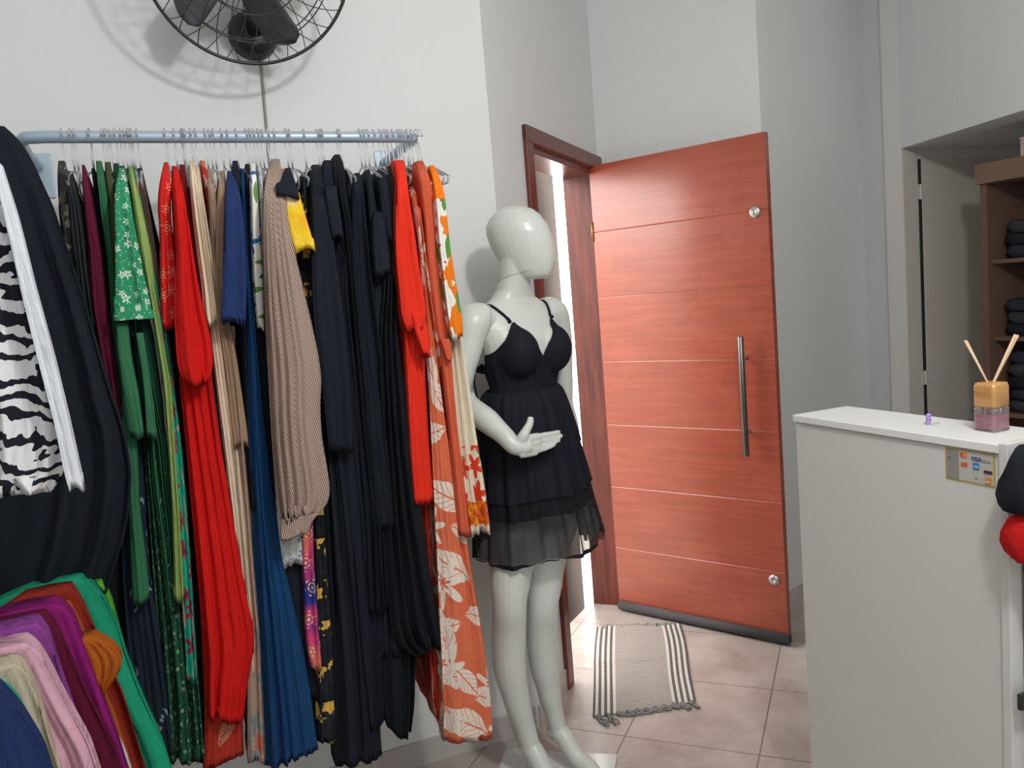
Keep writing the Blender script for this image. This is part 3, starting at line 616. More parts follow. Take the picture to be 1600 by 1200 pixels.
for s_ in (-1, 1):
    pts = []
    tq = min([2*PI*k/720 for k in range(1, 360)], key=lambda q: abs((surf(q, 1.46, 0)-MO)@eA-s_*.083)); z0 = surf(tq, 1.452, .007); q0 = z0-MO
    cb, cz = -.014, 1.435; f0 = math.atan2(q0[2]-cz, (q0@eB)-cb)
    for k in range(1, 25):
        t_ = k/24; f_ = f0+(math.radians(195)-f0)*t_; aa = s_*(.083+(.030*math.sin(PI*min(1, t_*1.1))))
        dv = eB*math.cos(f_)+Zv*math.sin(f_); o_ = ml(aa, cb, cz); h = bvh_all.ray_cast(Vector(o_+dv*.2), Vector(-dv), .25)
        if h[0] is not None: pts.append(np.array(h[0])+dv*.003)
    MB().tube([z0]+pts, [.006, .005]+[.0042]*(len(pts)-1), 8).build('strap', m_crepe, dress, True)
# skirt: one bell shape, worn in layers that follow the same gathers
def skirt(z0, z1, off, mat, name, hemw=.0, nr=20, flare=0.):
    V = []; U_ = []; NT_ = 220
    for i in range(nr+1):
        t_ = i/nr; z = z0+(z1-z0)*t_; q = min(1, max(0, (Wz+.012-z)/.51)); g = q**.5
        for j in range(NT_):
            a = 2*PI*j/NT_
            rp = .0048*min(1, .3+q*1.2)*(math.sin(a*17+1+.8*math.sin(q*3))+.55*math.sin(a*29+2.5*q)+.3*math.sin(a*7+4))
            tw = .055*q**1.6*(.5+.5*math.cos(a-.25))**3
            r_a = .127+.076*g+rp+tw+off+flare*t_; r_b = .092+.074*g+rp+tw*.3+off+flare*t_
            V.append(ml(r_a*math.cos(a), r_b*math.sin(a)*(1 if math.sin(a) > 0 else 1.08)-.004, z+hemw*t_**3*math.sin(a*5+4))); U_.append((a*.2, z))
    Fc = [(i*NT_+j, i*NT_+(j+1) % NT_, (i+1)*NT_+(j+1) % NT_, (i+1)*NT_+j) for i in range(nr) for j in range(NT_)]
    return mesh_obj(name, V, Fc, mat, dress, True, uv=U_)
skirt(Wz+.012, 1.06, 0, m_crepe, 'skirt', .003, 18, .004)
skirt(1.08, .925, -.001, m_crepe, 'skirt_tier', .004, 16, .007)
skirt(.96, .868, -.007, m_crepe, 'lining', .004, 10)
skirt(.935, .740, -.001, m_chif, 'chiffon_tier', .010, 22, .006)
skirt(.743, .738, .0048, m_crepe, 'hem_edge', .010, 1)
# bow with tails at her right side back
bc = ml(-.128, -.075, 1.315)
mb = MB()
for s_ in (1, -1):
    dv = (-eA*.6-eB*.5)*s_; dv = dv/np.linalg.norm(dv)
    mb.tube([bc, bc+dv*.02+Zv*.010, bc+dv*.042+Zv*.014*s_, bc+dv*.040-Zv*.008, bc+dv*.018-Zv*.006, bc], [.004, .010, .009, .008, .006, .004], 8)
mb.build('bow', m_crepe, dress, True)
for dx in (.0, .012): MB().tube([bc, bc-Zv*.04-eA*(.006+dx), bc-Zv*.09-eA*(.002+dx)+eB*.005, bc-Zv*.135+eA*.004], .0032, 6).build('tie', m_crepe, dress, True)
# base plate of the mannequin
pA = np.array([.248, 2.535, 0.]); e1 = np.array([-.955, .23, 0.]); e1 /= np.linalg.norm(e1); e2 = np.array([e1[1]*-1, e1[0], 0.])
if e2[1] > 0: e2 = -e2
MB().box(pA+Zv*.001, e1*.38, e2*.40, Zv*.012, .002).build('base_plate', plain('white glass base', (.66, .69, .67), .15), man)
MB().tube([ml(ra_[0], ra_[1]-.03, -.006), ml(ra_[0], ra_[1]-.03, .09)], .006, 10).build('support_rod', m_metal, man, True)

# ------------------------------------------------------------------ wall fan
fanC = at_plane(387, -70, W1P+n1*.31, n1); tl = math.radians(25)
fx = n1*math.cos(tl)-Zv*math.sin(tl); fu = n1*math.sin(tl)+Zv*math.cos(tl); fs = d1
wp = at_plane(397, 50, W1P+n1*.04, n1); wp = wp-n1*((wp-W1P)@n1)
RF = .262
fan = root('wall_fan', wp, 'black wall fan with wire guard mounted above the clothes rail', 'fan')
m_blk = plain('black plastic', (.018, .018, .024), .38); m_wire = plain('black wire', (.02, .02, .022), .4); m_blade = plain('dark grey fan blade', (.055, .055, .062), .45)
MB().lathe(wp, n1, [(.07, 0), (.07, .018), (.066, .032), (.055, .046), (.035, .054), (.0, .056)], 32).build('wall_mount', m_blk, fan, True)
MB().ball(wp+n1*.05-Zv*.035, .005, 6, 8).build('screw', m_metal, fan, True)
mot = fanC-fx*.085
MB().tube([wp+n1*.04, wp+n1*.085+Zv*.05, mot-fx*.05-Zv*.09, mot-fx*.03-Zv*.02], [.026, .024, .022, .024], 14).build('arm', m_blk, fan, True)
MB().tube([wp+n1*.05+d1*.045-Zv*.01, wp+n1*.06+d1*.078-Zv*.012, wp+n1*.05+d1*.082-Zv*.03], .009, 8).build('pull_switch', m_blk, fan, True)
MB().lathe(mot, fx, [(.0, -.075), (.04, -.07), (.062, -.045), (.068, 0), (.068, .03), (.06, .05), (.02, .055), (0, .055)], 28).build('motor_housing', m_blk, fan, True)
MB().lathe(fanC-fx*.02, fx, [(.0, -.03), (.035, -.03), (.04, 0), (.03, .02), (0, .025)], 24).build('hub', m_blk, fan, True)
def circ(c, r_, n=96): return [c+r_*(fs*math.cos(2*PI*j/n)+fu*math.sin(2*PI*j/n)) for j in range(n)]
gd_ = MB(); gd_.tube(circ(fanC, RF), .0045, 8, closed=True); gd_.build('guard_ring', m_wire, fan, True)
for sgn, nm in ((1, 'front_guard'), (-1, 'rear_guard')):
    mb = MB(); dep = .062
    def gp_(r_, a): return fanC+fx*sgn*dep*(1-(r_/RF)**2.2)**.8+r_*(fs*math.cos(a)+fu*math.sin(a))
    for r_ in (.06, .135, .205): mb.tube([gp_(r_, 2*PI*j/72) for j in range(72)], .0018, 5, closed=True)
    for q in range(30):
        a0 = 2*PI*q/30; mb.tube([gp_(.05+(RF-.05)*k/12, a0+sgn*.38*(k/12)**1.2) for k in range(13)], .0013, 5)
    if sgn > 0: mb.lathe(fanC+fx*dep*.97, fx, [(.0, -.002), (.05, -.002), (.05, .003), (.0, .004)], 24)
    mb.build(nm, m_wire, fan, True)
a_first = math.atan2(-99, -88)-.33
for q in range(5):
    a0 = a_first+2*PI*q/5; V = []; nr_, nc = 14, 8
    for lay in (0, 1):
        for i in range(nr_+1):
            t_ = i/nr_; r_ = .035+.20*t_; wd = (.035+.055*math.sin(PI*min(1, t_*.62+.05)))*(1 if t_ < .85 else math.sqrt(max(.05, 1-((t_-.85)/.16)**2)))
            for j in range(nc+1):
                s_ = j/nc-.5; an = a0+.25*t_; er = fs*math.cos(an)+fu*math.sin(an); et = -fs*math.sin(an)+fu*math.cos(an)
                V.append(fanC-fx*.02+er*r_+et*wd*s_+fx*(s_*.045*(1.2-.5*t_)-.02*s_*s_+(0.002 if lay else 0)))
    kk = nc+1; nn_ = (nr_+1)*kk; Fc = []
    for i in range(nr_):
        for j in range(nc):
            a = i*kk+j; Fc += [(a, a+1, a+kk+1, a+kk), (nn_+a, nn_+a+kk, nn_+a+kk+1, nn_+a+1)]
    bd = [j for j in range(kk)]+[i*kk+nc for i in range(1, nr_+1)]+[nr_*kk+j for j in range(nc-1, -1, -1)]+[i*kk for i in range(nr_-1, 0, -1)]
    for i in range(len(bd)): a, b = bd[i], bd[(i+1) % len(bd)]; Fc.append((a, nn_+a, nn_+b, b))
    mesh_obj('blade', V, Fc, m_blade, fan, True)
ct = at_plane(407, 92, W1P+n1*.004, n1); cb2 = at_plane(420, 240, W1P+n1*.004, n1)
MB().tube([wp-Zv*.06+n1*.005, ct, cb2, cb2-Zv*.9], .0042, 8).build('cable_conduit', plain('grey cable', (.28, .28, .26), .5), None, True, 'thin grey cable running down the wall from the fan', 'cable')

# ------------------------------------------------------------------ wall clothes rail
RZ = 2.0; RP = np.array([-.60, 2.104, 0.])
def rl_at(x, y=213):
    P = at_plane(x, y, RP, n1); return P
r0 = rl_at(44)*[1, 1, 0]; r1_ = rl_at(648)*[1, 1, 0]
wd_ = abs((RP-W1P)@n1)
pts = [r0-n1*(wd_-.004)-d1*.03+Zv*RZ, r0-n1*(wd_*.5)-d1*.03+Zv*RZ, r0-n1*.06-d1*.025+Zv*RZ, r0-n1*.012-d1*.008+Zv*RZ, r0+d1*.03+Zv*RZ]
pts += [r0+(r1_-r0)*t_+Zv*RZ for t_ in (.2, .4, .6, .8)]
pts += [r1_-d1*.03+Zv*RZ, r1_-n1*.01-d1*.004+Zv*RZ, r1_-n1*.04+d1*.006+Zv*RZ, r1_-n1*(wd_*.5)+d1*.008+Zv*RZ, r1_-n1*(wd_-.004)+d1*.008+Zv*RZ]
rail = root('clothes_rail', r0-n1*wd_+Zv*(RZ-.06), 'pale blue metal clothes rail fixed to the wall under the fan', 'clothes rail')
m_rail = plain('pale blue enamel', (.40, .50, .60), .35, .2)
MB().tube(pts, .0145, 16).build('tube', m_rail, rail, True)
for o in (r0-d1*.03, r1_+d1*.008):
    q = o-n1*wd_; MB().box(q-d1*.03-Zv*-(RZ-.085), d1*.065, n1*.006, Zv*.12, .003).build('wall_bracket', m_rail, rail)
    MB().ball(q+d1*.003+n1*.007+Zv*(RZ-.055), .006, 6, 8).build('screw', m_metal, rail, True)

# ------------------------------------------------------------------ cloth patterns
def mkfab():
    W_ = (.80, .78, .72)
    def green_floral(t, uv):
        a, c, _ = t.flower(uv, 34, .36, 5, .75); b, c2, _ = t.flower(uv, 95, .17, 4, 1., (3, 7, 0)); col = t.mix(t.mx(a, b), (.028, .27, .13), (.62, .72, .60)); return t.mix(c, col, (.04, .2, .1))
    fab('green daisy print', green_floral)
    def dgreen_floral(t, uv):
        a, c, _ = t.flower(uv, 40, .28, 5, .9); b, c2, _ = t.flower(uv, 100, .15, 4, 1., (3, 7, 0)); return t.mix(t.mx(a, b), (.010, .075, .038), (.25, .36, .24))
    fab('dark green daisy print', dgreen_floral)
    def red_paisley(t, uv):
        a, c, r_ = t.flower(uv, 20, .42, 6, .8); rg = t.gt(t.m_('SINE', t.mul(r_, 22.)), .45); return t.mix(t.mul(a, rg), (.62, .018, .014), (.85, .38, .26))
    fab('red paisley print', red_paisley)
    def stripes(t, uv):
        x, y, _ = t.xy(uv); w_ = t.noise(t.mapv(uv, (3, 1.5, 1)), 1.5, 2); s_ = t.m_('SINE', t.add(t.mul(t.add(x, t.mul(y, .30)), 1500.), t.mul(w_, 0.))); return t.mix(t.gt(s_, .0), (.12, .062, .048), (.55, .44, .37))
    fab('brown cream pinstripe', stripes, bs=.35)
    def blue_floral(t, uv):
        a, c, _ = t.flower(uv, 13, .45, 5, .6, depth=.4); l = t.leaf(uv, 15, .4, .10, .8, (2.3, 1.1, 0), veins=False); col = t.mix(l, W_, (.13, .30, .07)); col = t.mix(a, col, (.02, .14, .42)); return t.mix(c, col, (.5, .62, .7))
    fab('white blue flower print', blue_floral)
    def yellow_floral(t, uv):
        a, c, r_ = t.flower(uv, 9, .5, 5, .6); n_ = t.noise(uv, 14, 3); col = t.ramp(n_, (.35, (.80, .40, .02)), (.5, (.85, .58, .03)), (.7, (.75, .66, .5))); return t.mix(c, col, (.02, .02, .02))
    fab('yellow flower print', yellow_floral)
    def yb(t, uv):
        a, c, r_ = t.flower(uv, 16, .5, 5, .9); x, y, _ = t.xy(uv); b = t.gt(t.m_('SINE', t.mul(y, 60.)), .2); n_ = t.noise(t.mapv(uv, (30, 30, 1)), 1, 2); col = t.mix(t.mul(t.gt(n_, .5), b), (.010, .012, .016), (.62, .40, .08)); return t.mix(a, col, (.016, .02, .03))
    fab('black gold border print', yb)
    def coral_leaf(t, uv):
        l1 = t.leaf(uv, 5.2, .47, .19, .55, (0, 0, 0), 1.2, 1.6); l2 = t.leaf(uv, 6.4, .36, .17, .9, (4.2, 2.6, 0), -1.2, 1.5); f, c, _ = t.flower(uv, 4.6, .40, 7, .6, (1.4, .7, 0), .35); fm = t.mul(f, t.m_('SUBTRACT', 1., c)); return t.mix(t.mx(t.mx(l1, l2), fm), (.66, .155, .075), (.76, .66, .57))
    fab('coral leaf print', coral_leaf)
    def orange_floral(t, uv):
        x, y, _ = t.xy(uv); n_ = t.noise(uv, 9, 3)
        col = t.mix(t.gt(n_, .56), W_, (.80, .20, .012)); l = t.leaf(uv, 11, .4, .14, .8, (1.3, 2.2, 0), 1.1, .8, veins=False); col = t.mix(l, col, (.10, .28, .05)); a, c, _ = t.flower(uv, 24, .36, 5, .6, (0, 3, 0)); col = t.mix(t.mul(a, t.lt(n_, .5)), col, (.55, .06, .03)); return t.mix(t.gt(y, 1.80), col, (.82, .19, .01))
    fab('orange tropical print', orange_floral)
    def border_dress(t, uv):
        x, y, _ = t.xy(uv); cream = (.78, .70, .56)
        l = t.leaf(uv, 9, .40, .15, .7, (1.3, 2.2, 0), 1.0, 1.2, veins=False); a, c, _ = t.flower(uv, 12, .46, 5, .5, (0, 3, 0)); zone = t.mul(t.lt(y, 1.17), t.gt(y, 1.02))
        col = t.mix(t.mul(zone, l), cream, (.11, .30, .05)); col = t.mix(t.mul(zone, a), col, (.70, .06, .02))
        b1 = t.mul(t.lt(y, 1.02), t.gt(y, .955)); q = t.gt(t.noise(uv, 45, 2), .52); oc = t.mix(q, (.80, .28, .02), (.55, .08, .02)); col = t.mix(b1, col, oc)
        a2, c2, _ = t.flower(uv, 42, .38, 5, .3, (0, 1, 0)); hemc = t.mix(a2, (.78, .70, .60), (.50, .10, .05)); return t.mix(t.lt(y, .955), col, hemc)
    fab('cream dress with orange border print', border_dress)
    def teal_print(t, uv):
        a, c, r_ = t.flower(uv, 12, .42, 6, .6, (5, 1, 0)); l = t.leaf(uv, 11, .35, .09, .9, (2, 2, 0), veins=False); col = t.mix(l, (.012, .42, .30), (.55, .35, .25)); col = t.mix(a, col, (.40, .03, .06)); return t.mix(c, col, (.03, .03, .15))
    fab('teal flower print', teal_print)
    def pink_print(t, uv):
        x, y, _ = t.xy(uv); a, c, r_ = t.flower(uv, 14, .42, 6, .6, (5, 1, 0)); n_ = t.noise(uv, 6, 2); col = t.ramp(n_, (.4, (.03, .04, .25)), (.5, (.65, .05, .20)), (.62, (.75, .28, .08))); rg = t.gt(t.m_('SINE', t.mul(r_, 20.)), .3); return t.mix(t.mul(a, rg), col, (.85, .55, .3))
    fab('pink indigo print', pink_print)
    def tile_print(t, uv):
        a, c, r_ = t.flower(uv, 26, .45, 4, .2, (5, 1, 0)); rg = t.gt(t.m_('SINE', t.mul(r_, 16.)), .1); return t.mix(t.mul(a, rg), (.65, .68, .66), (.02, .09, .30))
    fab('blue tile print', tile_print)
    def beige_print(t, uv):
        x, y, _ = t.xy(uv); a, c, r_ = t.flower(uv, 10, .4, 4, .9, (5, 1, 0)); n_ = t.noise(uv, 12, 3); col = t.mix(t.mul(t.lt(y, .55), t.gt(n_, .5)), (.43, .32, .24), (.55, .16, .10)); return t.mix(t.mul(a, t.lt(y, .9)), col, (.22, .27, .28))
    fab('beige muted print', beige_print)
    def white_zebra(t, uv):
        x, y, _ = t.xy(uv); n_ = t.noise(t.mapv(uv, (7, 9, 1)), 1.6, 3, .55); col_ = t.m_('FLOOR', t.add(t.mul(x, 24.), t.mul(n_, 1.5))); j_ = t.m_('SINE', t.mul(col_, 37.7))
        s_ = t.m_('SINE', t.add(t.add(t.add(t.mul(y, 190.), t.mul(x, 25.)), t.mul(n_, 22.)), t.mul(j_, 2.6))); return t.mix(t.gt(s_, .22), (.72, .73, .75), (.012, .013, .02))
    fab('black white zebra stripe', white_zebra)
    def camo(t, uv):
        n_ = t.noise(t.mapv(uv, (20, 20, 1)), 1., 2); return t.ramp(n_, (.44, (.018, .018, .02)), (.5, (.07, .07, .068)), (.56, (.02, .02, .022)), (.63, (.36, .34, .30)))
    fab('grey camouflage print', camo)
    def navy_motif(t, uv):
        a, c, r_ = t.flower(uv, 8, .35, 2, .9, (5, 1, 0), .5); rg = t.gt(t.m_('SINE', t.mul(r_, 14.)), .2); return t.mix(t.mul(a, rg), (.012, .02, .034), (.20, .26, .34))
    fab('navy motif print', navy_motif)
    def coral_small(t, uv):
        a, c, r_ = t.flower(uv, 16, .42, 5, .9, (5, 1, 0), .5); return t.mix(a, (.60, .13, .07), (.75, .62, .5))
    fab('coral small leaf print', coral_small)
    def redleaf(t, uv):
        l1 = t.leaf(uv, 8, .45, .17, .7, (0, 0, 0)); return t.mix(l1, (.42, .035, .02), (.55, .22, .15))
    fab('dark red leaf print', redleaf)
mkfab()
solid = dict(black=(.0075, .0095, .013), inky=(.011, .015, .022), navyblack=(.010, .013, .022), charcoal=(.022, .026, .03), maroon=(.11, .008, .032), darkgreen=(.010, .05, .03), green=(.035, .155, .075), olive=(.06, .075, .03),
    lightgreen=(.30, .42, .13), palegreen=(.42, .50, .20), red=(.58, .010, .008), scarlet=(.74, .032, .014), darkred=(.16, .008, .012), cream=(.72, .60, .45), tan=(.33, .22, .14), beige=(.42, .32, .23), navy=(.016, .035, .12), blue=(.010, .055, .155),
    coral=(.60, .105, .05), brown=(.075, .055, .04), white=(.66, .69, .74), pink=(.66, .38, .48), purple=(.25, .055, .28), magenta=(.25, .012, .15), burgundy=(.12, .008, .032), brick=(.28, .028, .015), orange=(.44, .11, .012), emerald=(.012, .31, .17), leafgreen=(.10, .38, .03), petrol=(.008, .10, .15), aqua=(.012, .30, .22), ecru=(.52, .45, .34))
def mt(n): return FAB[n] if n in FAB else cloth(n+' fabric', solid[n], bs=(.2 if n in ('black', 'inky', 'navyblack') else .45))

# ------------------------------------------------------------------ garments
RAIL = (RP, n1, d1)
def shape(prof, frame, vf, vb, folds=4, amp=.008, top=.07, seed=0, hem=.008, shoulder=True, taper=.5, v0=.15, capbot=True):
    """cloth tube: prof rows (photo y, left x, right x) describe the edge that faces the room; the cloth then runs back towards the wall"""
    P0, n, d = frame; rnd = random.Random(seed*13+5); ph = [rnd.uniform(0, 6.28) for _ in range(5)]
    ys = [p[0] for p in prof]; NR = max(10, int((ys[-1]-ys[0])/11)); yy = np.linspace(ys[0], ys[-1], NR)
    xl = np.interp(yy, ys, [p[1] for p in prof]); xr = np.interp(yy, ys, [p[2] for p in prof])
    for _ in range(2):
        xl[1:-1] = .25*xl[:-2]+.5*xl[1:-1]+.25*xl[2:]; xr[1:-1] = .25*xr[:-2]+.5*xr[1:-1]+.25*xr[2:]
    rings = []; uvs = []; ztop_ = None
    for i, y in enumerate(yy):
        s_ = 1.
        for it in range(4 if shoulder else 1):
            vv = vf*s_; L = at_plane(xl[i], y, P0+n*vv, n); R_ = at_plane(xr[i], y, P0+n*vv, n); z = (L[2]+R_[2])/2
            if ztop_ is None: ztop_ = z if not shoulder else at_plane((xl[0]+xr[0])/2, ys[0], P0+n*vf*v0, n)[2]
            if shoulder: s_ = min(1., v0+(1-v0)*(max(0, ztop_-z)/top)**.75)
        ul, ur = (L-P0)@d, (R_-P0)@d; cu, a = (ul+ur)/2, max((ur-ul)/2, .003); vv = vf*s_; vbk = vb*s_ if vb > 0 else vb
        vc, bv = (vv-vbk)/2, (vv+vbk)/2; g = min(1., max(0., (ztop_-z))/.30); rg = []
        zoff = hem*(i/(NR-1))**8; NF = max(14, int(folds*7)); NS = 11
        def fold(x, side_f=1.):
            xw = x+.30*math.sin(2.3*x+ph[4])+.07*math.sin(z*4+ph[0]); q = folds*.85*PI*xw+ph[1]+.6*math.sin(z*2.6+ph[2]); am = .65+.5*math.sin(x*1.7+ph[3]+z*1.5)
            return amp*1.25*g*(am*math.sin(q+.7*math.sin(q+ph[0]))+.22*math.sin(2.7*q+ph[3])-1.0)*side_f
        pts_ = []
        for k in range(NS):      # left flank, back to front
            t_ = -math.cos(PI*.5*(k+.5)/NS) if k < NS//2 else None
            t_ = -1+1.88*(k/(NS-1))**1.0; pts_.append((-1, t_))
        fr0 = len(pts_)
        for k in range(NF+1): pts_.append((0, -1+2*k/NF))
        for k in range(NS)[::-1]: pts_.append((1, -1+1.88*(k/(NS-1))))
        K = fr0+NF//2
        for sd_, q_ in pts_:
            if sd_:
                ss = min(1, max(0, (q_+.4)/1.1)); ss = ss*ss*(3-2*ss); hw = a*(taper+(1-taper)*ss)*(max(.0, 1-max(0, -q_)**6)**.5*.96+.04)
                u = cu+sd_*hw*(.97 if q_ < .8 else .99)+amp*.5*g*math.sin(q_*8+ph[0]+z*2.5)*sd_*(1-max(0, q_))*.6; v = vc+bv*q_; v += fold(sd_*.99)*max(0, q_)**4; x_ = sd_
            else:
                x_ = q_; u = cu+a*x_; v = vc+bv*(.90+.10*max(0, 1-abs(x_)**3.2)**.5)+fold(x_)
            zz = z+zoff*.7*math.sin(x_*2.4+ph[4])
            rg.append(P0*[1, 1, 0]+d*u+n*v+Zv*zz)
        rings.append(rg)
    kk = len(rings[0]); V = [p for r_ in rings for p in r_]
    # uv: arc length around the ring measured from the front
    for rg in rings:
        A = np.array(rg); sg = np.linalg.norm(np.roll(A, -1, 0)-A, axis=1); cum = np.concatenate([[0], np.cumsum(sg)[:-1]]); fr_ = K; cum = cum-cum[fr_]; uvs += [(cum[j]+seed*.37, rg[j][2]) for j in range(kk)]
    n__ = len(rings); Fc = [(i*kk+j, (i+1)*kk+j, (i+1)*kk+(j+1) % kk, i*kk+(j+1) % kk) for i in range(n__-1) for j in range(kk)]
    Fc.append(tuple(range(kk)))
    if capbot:   # hem turned in, so that the cloth is hollow from below
        A = np.array(rings[-1]); c_ = A.mean(0); b0 = len(V); V += [c_+(p-c_)*np.array([.93, .93, 1])+Zv*.03 for p in A]; uvs += [uvs[(n__-1)*kk+j] for j in range(kk)]
        Fc += [((n__-1)*kk+j, b0+j, b0+(j+1) % kk, (n__-1)*kk+(j+1) % kk) for j in range(kk)]; Fc.append(tuple(b0+j for j in range(kk))[::-1])
    return V, Fc, uvs, rings
t = NT('clear acrylic'); t.b.inputs['Transmission Weight'].default_value = .85; t.b.inputs['IOR'].default_value = 1.35; m_acr = t.fin((.93, .94, .96), .08, spec=.6)
m_whg = plain('tan wooden hanger', (.38, .22, .15), .5)
def hanger(frame, u, z, label, mat=m_acr, half=.165, group='clear hangers on the wall rail', rr=.0024):
    P0, n, d = frame; c = P0*[1, 1, 0]+d*u+Zv*z; jit = random.uniform(-.12, .12); nn = n*math.cos(jit)+d*math.sin(jit)
    hz = z-.082
    B = P0*[1, 1, 0]+d*u
    mb = MB(); a_ = [B+Zv*(hz+.004), B+nn*half*.5+Zv*(hz-.016), B+nn*half+Zv*(hz-.05), B+nn*half*.94+Zv*(hz-.064), B-nn*half*.94+Zv*(hz-.064), B-nn*half+Zv*(hz-.05), B-nn*half*.5+Zv*(hz-.016)]
    mb.tube(a_, rr*1.3, 6, closed=True)
    o = mb.build('clothes_hanger', mat, None, True, label, 'hanger', group)
    hk = [B+nn*(.019*math.cos(a))+Zv*(z+.0005+.019*math.sin(a)) for a in [math.radians(q) for q in (-10, 20, 50, 80, 110, 140, 170, 200, 225)]]+[B-nn*.006+Zv*(z-.03), B+Zv*(z-.045), B+Zv*(hz+.004)]
    hm = MB().tube(hk, rr, 6); hm.build('hook', mat, o, True); return o
GIDX = [0]
def gar(name, cat, label, mat, prof, vf=.2, vb=.17, sleeves=(), frame=RAIL, hang=True, hu=None, rz=RZ, hl=None, **kw):
    GIDX[0] += 1; sd = GIDX[0]
    V, Fc, uvs, rings = shape(prof, frame, vf, vb, seed=sd, **kw)
    o = mesh_obj(name, V, Fc, mt(mat), None, True, uv=uvs); tag(o, label, cat, kw.get('group'))
    for i, sl in enumerate(sleeves):
        m2, pr2, kv = sl; kv = dict(dict(vf=vf+.03, vb=-.09, shoulder=True, top=.03, v0=.8, seed=sd*5+i, taper=.8), **kv); nm = kv.pop('name', 'sleeve'); lb = kv.pop('label', None)
        V2, F2, u2_, _r = shape(pr2, frame, **kv); so = mesh_obj(nm, V2, F2, mt(m2), o, True, uv=u2_)
        if lb: so['label'] = lb
    if hang:
        P0, n, d = frame; A = np.array(rings[0]).mean(0); u = (A-P0)@d if hu is None else (at_plane(hu, 213, P0, n)-P0)@d
        hanger(frame, u, rz, hl or ('clear hanger holding the '+' '.join(label.split(' hanging')[0].split(' on the wall')[0].split()[:12])))
    return o
# --- left part of the wall rail
gar('dress', 'dress', 'grey camouflage print strap dress at the left end of the wall rail', 'grey camouflage print', [(250, 90, 100), (272, 88, 104), (330, 90, 118), (400, 98, 132), (470, 112, 140), (560, 128, 160), (720, 150, 190)], .17, folds=5, amp=.012, hu=96)
gar('blouse', 'blouse', 'charcoal strap top beside the camouflage dress', 'charcoal', [(266, 103, 112), (290, 102, 118), (325, 106, 128), (365, 108, 134), (420, 116, 138), (520, 128, 152)], .19, folds=3, hu=110)
gar('dress', 'dress', 'maroon long dress left of the green clothes', 'maroon', [(256, 127, 131), (280, 127, 138), (330, 130, 147), (400, 137, 158), (480, 141, 166), (560, 155, 177), (640, 168, 188), (716, 192, 207)], .205, folds=2, hu=140)
gar('dress', 'dress', 'black long dress filling the dark gaps between the maroon and green dresses', 'black', [(262, 142, 148), (320, 148, 158), (420, 158, 172), (520, 165, 192), (700, 180, 235), (850, 165, 262), (1180, 165, 300)], .15, folds=5, amp=.014)  # widened low down so its black stands in for shade between garments
gar('blouse', 'blouse', 'mid green long sleeved dress beside the black one', 'green', [(250, 149, 158), (275, 150, 163), (330, 155, 171), (400, 166, 176), (500, 172, 190), (600, 182, 212), (684, 200, 228)], .19, folds=3, hu=160)
gar('blouse', 'blouse', 'olive top squeezed between two green garments', 'olive', [(252, 163, 172), (275, 163, 177), (310, 168, 180), (400, 172, 184), (480, 176, 190)], .18, folds=2, hu=172)
gar('dress', 'dress', 'dark green dress behind the daisy print dress', 'darkgreen', [(254, 177, 185), (290, 176, 192), (400, 176, 200), (520, 180, 240), (640, 206, 256), (683, 222, 258)], .175, folds=5, hu=180)
gar('dress', 'dress', 'green daisy print short sleeved dress on the wall rail', 'dark green daisy print', [(258, 186, 194), (300, 186, 202), (400, 190, 215), (520, 196, 236), (700, 225, 262), (930, 240, 300), (1195, 258, 322)], .165, folds=7, amp=.014, hu=188,
    sleeves=[('green daisy print', [(262, 186, 193), (280, 181, 198), (300, 178, 202), (350, 178, 210), (400, 180, 219), (450, 180, 230), (487, 178, 239)], dict(vf=.25, vb=-.10, folds=2, amp=.006, v0=.55, top=.09)), ('green daisy print', [(486, 177, 240), (492, 177, 241), (500, 179, 241)], dict(vf=.254, vb=-.10, shoulder=False, name='cuff', folds=1, amp=.001, hem=.001))])
gar('dress', 'dress', 'plain green long dress hanging below the daisy print sleeve', 'green', [(262, 196, 200), (400, 200, 214), (520, 206, 228), (600, 214, 240), (684, 232, 258), (760, 238, 266), (850, 250, 276), (960, 262, 282)], .18, folds=5, amp=.012, hu=194,
    sleeves=[('green', [(505, 180, 200), (560, 183, 206), (620, 192, 218), (684, 203, 227)], dict(vf=.235, vb=-.1, folds=1, amp=.004, shoulder=False)), ('green', [(520, 212, 224), (600, 224, 236), (686, 230, 246)], dict(vf=.235, vb=-.12, folds=1, amp=.004, shoulder=False))])
gar('dress', 'dress', 'moss green dress whose straight hem hangs left of the light green one', 'green', [(290, 188, 192), (520, 186, 200), (700, 190, 214), (800, 199, 218), (880, 203, 228), (945, 206, 235)], .21, folds=2, amp=.006, hang=False)
gar('dress', 'dress', 'light green long dress right of the daisy print sleeve', 'lightgreen', [(258, 200, 206), (290, 203, 214), (340, 209, 226), (400, 218, 238), (440, 227, 241), (500, 238, 250), (600, 254, 268), (700, 262, 274), (800, 268, 281), (941, 272, 289)], .205, folds=3, amp=.006, hu=200)
gar('dress', 'dress', 'teal flower print dress behind the light green dress', 'teal flower print', [(264, 208, 212), (400, 226, 236), (520, 245, 260), (600, 255, 272), (700, 264, 284), (800, 272, 293), (900, 280, 300), (1000, 288, 306), (1068, 292, 310)], .185, folds=3, hu=206)
gar('jacket', 'jacket', 'brown thin top at the right end of the green group', 'brown', [(264, 212, 221), (285, 214, 227), (330, 222, 234), (400, 234, 246), (480, 242, 258), (600, 252, 276)], .17, folds=3, hu=203)
gar('trousers', 'trousers', 'dark navy motif print trousers reaching low on the left', 'navy motif print', [(300, 190, 196), (600, 190, 215), (900, 190, 235), (1000, 196, 250), (1195, 215, 275)], .18, folds=4, amp=.012, hang=False)
